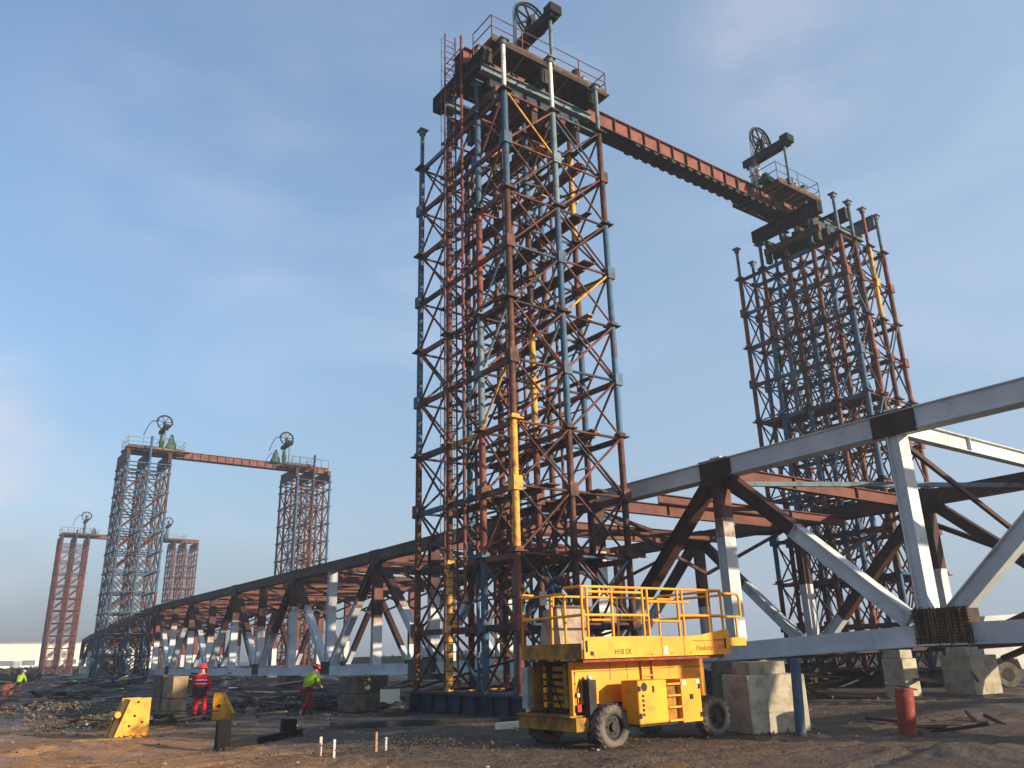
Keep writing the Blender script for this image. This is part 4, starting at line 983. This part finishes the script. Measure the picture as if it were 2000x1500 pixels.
# ------------------------------------------------------------------ people
def skin_obj(name, nodes, edges, m, parent, root=0, lvl=1):
    bm = bmesh.new(); sk = bm.verts.layers.skin.verify(); vs = []
    for i, (co, r) in enumerate(nodes):
        v = bm.verts.new(co); v[sk].radius = (r, r) if not isinstance(r, tuple) else r; v[sk].use_root = (i == root); vs.append(v)
    for a, b in edges: bm.edges.new((vs[a], vs[b]))
    me = bpy.data.meshes.new(name); bm.to_mesh(me); bm.free()
    o = bpy.data.objects.new(name, me); COL.objects.link(o); o.parent = parent; me.materials.append(m)
    s = o.modifiers.new('skin', 'SKIN'); s.use_smooth_shade = True
    d = o.modifiers.new('sub', 'SUBSURF'); d.levels = lvl; d.render_levels = lvl
    return o
def person(loc, rz, pose, label, jm, tm, hm=helmet_m, stripes=True, bm_=navy, scale=1.0):
    """pose: dict of joints in local metres; figure faces local +Y"""
    P = empty('person', loc, label, 'person', rz=rz); P.scale = (scale,)*3
    J = {k: Vector(v) for k, v in pose.items()}
    def lerp(a, b, t): return J[a]*(1-t) + J[b]*t
    nodes = [(J['pelvis'], .13), (J['waist'], .12), (J['chest'], .15), (J['neck'], .055), (J['head'], .085), (J['crown'], .075)]
    edges = [(0,1),(1,2),(2,3),(3,4),(4,5)]
    nose = J['head'] + (J.get('face', Vector((0,1,0)))).normalized()*.10; nodes.append((nose, .02)); edges.append((4,6))
    for s in ('l', 'r'):
        b = len(nodes)
        nodes += [(J['sh_'+s], .06), (J['el_'+s], .042), (J['wr_'+s], .028), (J['ha_'+s], .035)]
        edges += [(2,b),(b,b+1),(b+1,b+2),(b+2,b+3)]
        hd = (J['ha_'+s]-J['wr_'+s]).normalized(); sd_ = hd.cross(Vector((0,1,0.2))).normalized()
        for k in range(4):
            q = len(nodes); base = J['ha_'+s] + sd_*(k-1.5)*.02 + hd*.03
            ln = (.065,.075,.07,.055)[k]
            nodes += [(base, .010), (base+hd*ln*.6+Vector((0,.012,0)), .009), (base+hd*ln+Vector((0,.03,0)), .008)]; edges += [(b+3,q),(q,q+1),(q+1,q+2)]
        q = len(nodes); th = J['wr_'+s]+hd*.05+Vector((0,.035,0)); nodes += [(th,.011),(th+hd*.04+Vector((0,.02,0)),.009)]; edges += [(b+3,q),(q,q+1)]
        b = len(nodes)
        nodes += [(J['hip_'+s], .09), (J['kn_'+s], .058), (J['an_'+s], .04), (J['toe_'+s], .035)]
        edges += [(0,b),(b,b+1),(b+1,b+2),(b+2,b+3)]
    skin_obj('body', nodes, edges, skin, P)
    # jacket
    n = [(J['pelvis']+Vector((0,0,.02)), (.19,.14)), (J['waist'], (.19,.145)), (J['chest'], (.21,.16)), (lerp('chest','neck',.7), (.10,.09))]; e = [(0,1),(1,2),(2,3)]
    for s in ('l','r'):
        b = len(n); n += [(J['sh_'+s], .085), (J['el_'+s], .068), (lerp('el_'+s,'wr_'+s,.92), .05)]; e += [(2,b),(b,b+1),(b+1,b+2)]
    skin_obj('jacket', n, e, jm, P)
    n = [(J['pelvis'], .155)]; e = []
    for s in ('l','r'):
        b = len(n); n += [(J['hip_'+s], .115), (lerp('hip_'+s,'kn_'+s,.5), .10), (J['kn_'+s], .082), (lerp('kn_'+s,'an_'+s,.5), .082), (lerp('kn_'+s,'an_'+s,.95), .075)]
        e += [(0,b),(b,b+1),(b+1,b+2),(b+2,b+3),(b+3,b+4)]
    skin_obj('trousers', n, e, tm, P)
    for s in ('l','r'):
        a = J['an_'+s]; t = J['toe_'+s]
        skin_obj('boot', [(a+Vector((0,0,.06)), .06), (a+Vector((0,-.02,-.03)), .055), (t, .045)], [(0,1),(1,2)], bm_, P)
    # hard hat
    c = J['crown']; up = (J['crown']-J['neck']).normalized(); q = MB()
    x = up.orthogonal().normalized(); y = up.cross(x)
    for k, (rr, hh) in enumerate(((.165,-.03),(.135,-.02),(.13,.05),(.10,.11),(.05,.14),(.01,.15))):
        for i in range(14):
            a = 2*math.pi*i/14; q.v.append(tuple(c + up*hh + x*rr*math.cos(a) + y*rr*math.sin(a)))
    for k in range(5):
        for i in range(14): q.f.append((k*14+i, k*14+(i+1)%14, (k+1)*14+(i+1)%14, (k+1)*14+i)); q.m.append(0); q.sm.append(True)
    q.build('hard_hat', hm, P)
    if stripes:
        for (a, b, t, r) in (('waist','chest',.25,.20),('waist','chest',.75,.212)):
            p = lerp(a, b, t); ax = (J[b]-J[a]).normalized(); q = MB(); x = Vector((1,0,0)); y = ax.cross(x).normalized()
            for hh in (-.022,.022):
                for i in range(20): an = 2*math.pi*i/20; q.v.append(tuple(p + ax*hh + x*(r+.012)*math.cos(an) + y*(r*.80)*math.sin(an)))
            for i in range(20): q.f.append((i,(i+1)%20,20+(i+1)%20,20+i)); q.m.append(0); q.sm.append(True)
            q.build('reflective_band', stripe, P)
    return P
stand = dict(pelvis=(0,0,.95), waist=(0,.01,1.12), chest=(0,.02,1.35), neck=(0,.03,1.52), head=(0,.06,1.63), crown=(0,.05,1.70), face=(0,1,-.3),
    sh_l=(-.19,.02,1.42), el_l=(-.27,.02,1.14), wr_l=(-.22,.20,1.0), ha_l=(-.19,.27,.97), sh_r=(.19,.02,1.42), el_r=(.27,0,1.14), wr_r=(.25,.12,.93), ha_r=(.25,.15,.86),
    hip_l=(-.10,0,.90), kn_l=(-.13,.02,.50), an_l=(-.15,-.02,.10), toe_l=(-.17,.14,.04), hip_r=(.10,0,.90), kn_r=(.14,.04,.50), an_r=(.16,.0,.10), toe_r=(.19,.16,.04))
walk = dict(pelvis=(0,-.10,.92), waist=(0,-.03,1.08), chest=(0,.12,1.28), neck=(0,.23,1.43), head=(0,.31,1.52), crown=(0,.34,1.59), face=(0,1,-.8),
    sh_l=(-.19,.14,1.35), el_l=(-.26,.16,1.06), wr_l=(-.18,.34,.95), ha_l=(-.13,.40,.92), sh_r=(.19,.16,1.35), el_r=(.26,.26,1.08), wr_r=(.18,.42,.98), ha_r=(.14,.48,.95),
    hip_l=(-.10,-.10,.87), kn_l=(-.11,.26,.58), an_l=(-.11,.20,.14), toe_l=(-.12,.37,.06), hip_r=(.10,-.10,.87), kn_r=(.11,-.08,.47), an_r=(.11,-.42,.16), toe_r=(.12,-.30,.05))
person((8.60, 30.3, gh(8.7,30.3)), R(-30), stand, 'worker in red jacket and trousers with red hard hat, seen from behind', hired, hired)
bh = person((11.85, 28.75, gh(11.8,28.7)), R(-75), walk, 'stooping worker in lime green top and red hard hat, mid stride', hilime, wine, stripes=False, bm_=navy)
person((6.75, 66.0, 0), R(-40), walk, 'small distant worker in lime green at the far left edge', hilime, navy, hm=white, stripes=False)
Bg = empty('waist_bag', (8.60, 30.3, gh(8.7,30.3)), 'dark tool belt bag worn behind by the worker in red', 'tool bag', rz=R(-30))
q = MB(); q.cbox((0,-.18,.92),(.44,.14,.27), jit=.01); q.build('pouch', navy, Bg)
MB().box((-.2,-.13,1.03),(.2,-.11,1.06)).build('belt', navy, Bg)

# ------------------------------------------------------------------ small machines, vehicles, distant things
Gn = empty('generator', (14.7, 28.0, gh(14.7,28)), 'small pale generator standing left of the tower base', 'generator', rz=R(-30))
MB().cbox((0,0,.55),(.7,.5,.5)).build('housing', cream, Gn); MB().cbox((0,0,.85),(.5,.35,.12)).build('tank', concd, Gn)
for x in (-.25,.25): MB().tube((x,-.32,.2),(x,-.25,.2),.2,14).build('wheel', rubber, Gn)
MB().path([(-.35,-.2,.8),(-.6,-.2,.95),(-.6,.2,.95),(-.35,.2,.8)],.02).build('handle', grime, Gn)
def truck(loc, rz, label):
    T = empty('truck', loc, label, 'truck', rz=rz)
    MB().prism([(0,.7),(0,2.2),(.35,2.9),(1.9,2.95),(1.9,.7),(1.45,.7),(1.35,1.1),(.75,1.25),(.35,1.1),(.25,.7)], 'Y', 0, 2.3).build('cab', wpaint, T)
    MB().box((2.0,.25,.75),(7.5,2.05,1.05)).build('frame', grime, T); MB().box((2.1,.0,1.1),(7.5,2.3,1.9)).build('body', wpaint, T)
    for x in (.85, 5.2, 6.4):
        for y in (.02, 1.98):
            W_ = bpy.data.objects.new('wheel', None); COL.objects.link(W_); W_.parent = T; W_.location = (x,y,.5)
            MB().tube((0,0,0),(0,.3,0),.5,24).build('tyre', rubber, W_); MB().tube((0,-.01,0),(0,.31,0),.27,16).build('rim', grime, W_)
    MB().box((.3,-.004,1.95),(1.5,-.001,2.6)).build('side_window', glass, T)
    MB().box((-.02,.2,1.75),(-.002,2.1,2.2)).build('windscreen', glass, T)
    MB().box((-.06,.1,.75),(-.003,2.2,1.0)).build('bumper', grime, T)
    for y in (.15,1.85): MB().cbox((-.07,y+.1,.88),(.03,.25,.14)).build('headlight', white, T)
truck((37.6, 17.5, 0), R(-37), 'white truck with black tyres cut off by the right edge')
for (x0, y0, m, l_, d) in ((28.2, 24.2, darkblue, 'dark blue skip standing low behind the bottom chord at right', (3.4,1.8,1.0)), (33.5, 23.6, dkbrown, 'dark rusty steel crate in shade under the right tower', (2.6,1.6,1.1)), (26.8, 27.5, grime, 'black container box behind the chord right of the lift', (2.2,1.6,1.3))):
    o = empty('site_container', (x0, y0, 0), l_, 'container', rz=R(5))
    dx, dy, dz = d
    MB().box((0,0,.08),(dx,.05,dz)).build('wall', m, o); MB().box((0,dy-.05,.08),(dx,dy,dz)).build('wall', m, o)
    MB().box((0,.05,.08),(.05,dy-.05,dz)).build('wall', m, o); MB().box((dx-.05,.05,.08),(dx,dy-.05,dz)).build('wall', m, o); MB().box((.05,.05,.08),(dx-.05,dy-.05,.14)).build('floor', m, o)
    x = .2
    while x < dx: MB().box((x,-.04,.1),(x+.06,-.001,dz-.02)).build('rib', m, o); x += .45
# sandy cabin in the distance under the middle tower
Cb = empty('site_cabin', (17.5, 104.5, 0), 'small sand coloured cabin with pitched roof under the middle blue tower', 'cabin')
MB().box((0,0,0),(3.6,3,2.1)).build('wall', tan, Cb); MB().prism([(-.15,2.1),(3.75,2.1),(2.4,3.1),(1.2,3.1)], 'Y', -.15, 3.15).build('roof', tan, Cb)
MB().cbox((.6,-.02,1.3),(.5,.03,.6)).build('window', white, Cb); MB().cbox((2.4,-.02,1.0),(.8,.03,1.9)).build('door', oldwood, Cb)
# far hall
Hl = empty('warehouse', (-12, 400, 0), 'long low cream warehouse on the horizon at the far left', 'warehouse', rz=R(8))
MB().box((-60,0,0),(110,60,5.3)).build('lower_wall', wpaint, Hl); MB().box((-60.2,-.2,5.3),(110.2,60.2,11.2)).build('upper_wall', cream, Hl)
MB().box((-60.5,-.5,11.2),(110.5,60.5,11.7)).build('roof', greym, Hl)
for k in range(26): MB().box((-60+6.5*k,-.32,5.3),(-59.7+6.5*k,-.21,11.1)).build('cladding_rib', wpaint, Hl)
for k in (3,7,12): MB().box((-50+8*k+5.2,-.26,0),(-50+8*k+7.6,-.06,4.4)).build('door', greym, Hl)
for k in range(20): MB().box((-50+8*k,-.25,2.6),(-45+8*k,-.05,4.6)).build('window', glass, Hl)
def bush_row(name, x0, y0, x1, y1, h, n, label, seed):
    rg = random.Random(seed); q = MB()
    for k in range(n):
        t = rg.random(); x = x0+(x1-x0)*t + rg.gauss(0,2.0); y = y0+(y1-y0)*t + rg.gauss(0,2.5)
        hh = h*(.6+.5*noise.noise((t*23,seed,0))+.15)*rg.random()**.5
        s = rg.uniform(.12,.42); c = Vector((x,y,max(.05,hh)))
        a = Vector((rg.gauss(0,1),rg.gauss(0,1),rg.gauss(0,1))).normalized()*s; b = Vector((rg.gauss(0,1),rg.gauss(0,1),rg.gauss(0,1))).normalized()*s
        bs = len(q.v); q.v += [tuple(c+a), tuple(c+b), tuple(c-a), tuple(c-b)]; q.f.append((bs,bs+1,bs+2,bs+3)); q.m.append(0); q.sm.append(False)
    o = q.build(name, leaf); tag(o, label, 'bushes', kind='stuff'); return o
bush_row('scrub', -14, 150, 34, 205, 2.0, 14000, 'dark scrub growing along the far edge of the site at left', 4)
bush_row('scrub', 50, 120, 130, 70, 2.2, 9000, 'dark scrub behind the trusses at right', 6)
bush_row('scrub', -30, 90, 12, 120, 1.3, 7000, 'low dark scrub behind the distant worker at left', 9)
# fence of dark hoarding behind the bridge
HF = empty('hoarding_fence', (44, 118, 0), 'long dark green hoarding fence beyond the bridge at right', 'fence')
for k in range(16):
    x0 = 44+3.0*k; y0 = 118-4.6*k
    o = HF; an_ = math.atan2(-4.6,3.0)
    for (bb, nm_, m_) in ((((0,-.03,.1),(5.4,.03,2.0)), 'panel', mat('dark green sheet', (.03,.05,.04),(.06,.05,.045),.5,1)), (((-.06,-.08,0),(.04,.08,2.1)), 'post', grime)):
        p_ = MB().box(*bb).build(nm_, m_, HF, (x0-44, y0-118, 0)); p_.rotation_euler = (0,0,an_)
# lamp mast and site mast far left
o = empty('timber_mast', (3.0, 170, 0), 'thin pale mast rising in front of the cream warehouse at left', 'mast')
MB().tube((0,0,0),(0,0,7.5),.35,8).build('pole', wood, o); MB().tube((0,0,7.5),(0,0,11),.12,6).build('tip', wood, o)

# ------------------------------------------------------------------ scrap, stones, litter
def stones(name, label, n, region, smin, smax, m, seed, heap=None):
    rg = random.Random(seed); q = MB()
    for k in range(n):
        if heap:
            cx, cy, sx, sy, hh = heap; x = rg.gauss(cx, sx); y = rg.gauss(cy, sy); e = math.exp(-((x-cx)/sx)**2/2-((y-cy)/sy)**2/2)
            z = gh(x,y) + hh*e*rg.random()
        else: x = rg.uniform(region[0],region[1]); y = rg.uniform(region[2],region[3]); z = gh(x,y)
        s = smin + (smax-smin)*rg.random()**3
        bs = len(q.v)
        for (dx,dy,dz) in ((1,0,0),(0,1,0),(-1,0,0),(0,-1,0),(0,0,.8),(0,0,-.6)):
            q.v.append((x+dx*s*rg.uniform(.6,1.2), y+dy*s*rg.uniform(.6,1.2), z+s*.2+dz*s*rg.uniform(.5,1.1)))
        for f in ((0,1,4),(1,2,4),(2,3,4),(3,0,4),(1,0,5),(2,1,5),(3,2,5),(0,3,5)): q.f.append(tuple(bs+i for i in f)); q.m.append(0); q.sm.append(False)
    o = q.build(name, m); tag(o, label, 'rubble', kind='stuff'); return o
soilm = mat('clods of soil', (.15,.10,.062), (.08,.055,.04), .5, 3, rough=.95)
stones('stones', 'stones and clods strewn over the mud', 9000, (2, 26, 9, 34), .008, .045, soilm, 11)
stones('pale_stones', 'small pale stones and litter on the mud', 420, (1, 26, 12, 45), .015, .07, conc, 12)
stones('soil_clods', 'coarse clods on the spoil bank in the centre foreground', 2600, None, .008, .035, soilm, 13, heap=(8.2,15.3,1.9,1.3,.3))
stones('soil_clods', 'coarse clods in front of the lift wheels', 1200, None, .008, .035, soilm, 14, heap=(11.4,10.9,1.6,.7,.22))
stones('rubble_heap', 'dark rubble heap left of the stacked blocks', 2200, None, .03, .12, concd, 15, heap=(6.6,40,1.6,4,.35))
stones('rubble_heap', 'dark rubble behind the larger yellow chock', 1200, None, .02, .07, concd, 16, heap=(5.5,31,.9,1.6,.35))
stones('rubble_heap', 'broken stone behind the stooping worker', 2500, None, .03, .11, grime, 17, heap=(14.5,36,2.5,3,.35))
def scrap(cx, cy, n, sx, sy, label, seed, mset, lmax=2.2, hmax=.7):
    rg = random.Random(seed); o = empty('scrap_pile', (cx, cy, 0), label, 'scrap pile')
    for k in range(n):
        x = rg.gauss(0,sx); y = rg.gauss(0,sy); z = rg.uniform(.05,hmax); a = rg.uniform(0,3.14); ln = rg.uniform(.5,lmax)/2; t = rg.uniform(-.15,.15)
        d = Vector((math.cos(a)*ln, math.sin(a)*ln, t)); p = Vector((x,y,z))
        nm, w_, h_ = rg.choice((('board',.2,.04),('pipe',.08,.08),('batten',.07,.07),('plate',.5,.03)))
        q = MB()
        if nm == 'pipe': q.tube(p-d, p+d, .05, 8)
        else: q.beam(p-d, p+d, w_, h_)
        q.build(nm, rg.choice(mset), o)
scrap(4.2, 44, 60, 1.6, 5, 'tangled dark scrap heap at the left edge beyond the sand', 21, [grime, brown, oldwood, dkbrown, grime, greym])
scrap(7.6, 58, 60, 3, 7, 'wide spread of scrap steel in front of the middle blue tower', 22, [grime, brown, oldwood, dkbrown, darkblue], 3, 1.0)
scrap(6.0, 29.5, 26, .8, 1.3, 'boards and grey sheet behind the larger yellow chock', 23, [grime, dkbrown, oldwood, oldwood, greym], 1.6, .35)
scrap(13.2, 33, 50, 2.6, 3.0, 'loose timber and pipes on the ground behind the stooping worker', 24, [grime, darkblue, oldwood, dkbrown, concd], 2.2, .4)
scrap(15.5, 46, 60, 3.6, 6, 'stacked steel left lying in shade under the near truss', 25, [grime, greym, brown, dkbrown, concd], 3, .8)
scrap(28, 21.5, 50, 3.5, 2, 'rusty steel lying under the bridge behind the pale concrete block', 26, [brown, red, dkbrown, grime], 2.6, .9)
scrap(34.5, 27, 50, 4, 3, 'dark steel heaped at the foot of the right tower', 27, [brown, dkbrown, grime, darkblue], 3, 1.0)
scrap(12.6, 67, 60, 4, 9, 'mixed scrap at the feet of the middle blue tower', 28, [brown, dkbrown, grime, darkblue, tan], 3, 1.3)
scrap(21.0, 10.8, 5, 1.6, 1.2, 'thin rods and wire on the mud between the two pipes', 29, [grime, brown], 1.8, .08)
# soil banked up against things that stand in the mud
for k, (cx, cy, sx, sy, n_, nm) in enumerate(((17.0,12.75,.75,.25,260,'pale concrete block'),(16.72,12.12,.16,.16,120,'blue pipe'),(18.05,10.35,.24,.24,160,'red pipe stub'),(5.3,24.7,.5,.2,200,'larger yellow chock'),(6.25,19.95,.22,.2,120,'taller timber stump'),(8.5,21.75,.25,.2,120,'shorter timber stump'),(12.05,13.2,.35,.25,220,'front lift wheel'),(15.15,13.2,.35,.25,220,'rear lift wheel'))):
    stones('soil_clods', 'crumbled soil at the foot of the '+nm, n_, None, .012, .05, soilm, 40+k, heap=(cx,cy,sx,sy,.07))
# left edge orange drum cluster near distant worker
for (x, y, l_) in ((5.4, 60, 'rusty orange drum at the left edge beside the distant worker'), (6.0, 64, 'dark drum just right of the distant worker')):
    q = MB(); q.tube((0,0,0),(0,0,.9),.3,16); q.ring((0,0,.3),.3,.02,'Z',16,5); q.ring((0,0,.6),.3,.02,'Z',16,5)
    tag(q.build('oil_drum', girderm, None, (x,y,0)), l_, 'drum')

# ------------------------------------------------------------------ haze
hz_ = MB().box((-200,-60,-1.2),(260,470,45)).build('haze', bpy.data.materials.new('thin haze'))
hz_['kind'] = 'stuff'
hm_ = hz_.data.materials[0]; hm_.use_nodes = True; hm_.node_tree.nodes.clear()
ho = hm_.node_tree.nodes.new('ShaderNodeOutputMaterial'); hv = hm_.node_tree.nodes.new('ShaderNodeVolumePrincipled')
hv.inputs['Color'].default_value = (.80,.88,1,1); hv.inputs['Density'].default_value = 0.0010; hv.inputs['Anisotropy'].default_value = .2
hm_.node_tree.links.new(hv.outputs[0], ho.inputs['Volume'])
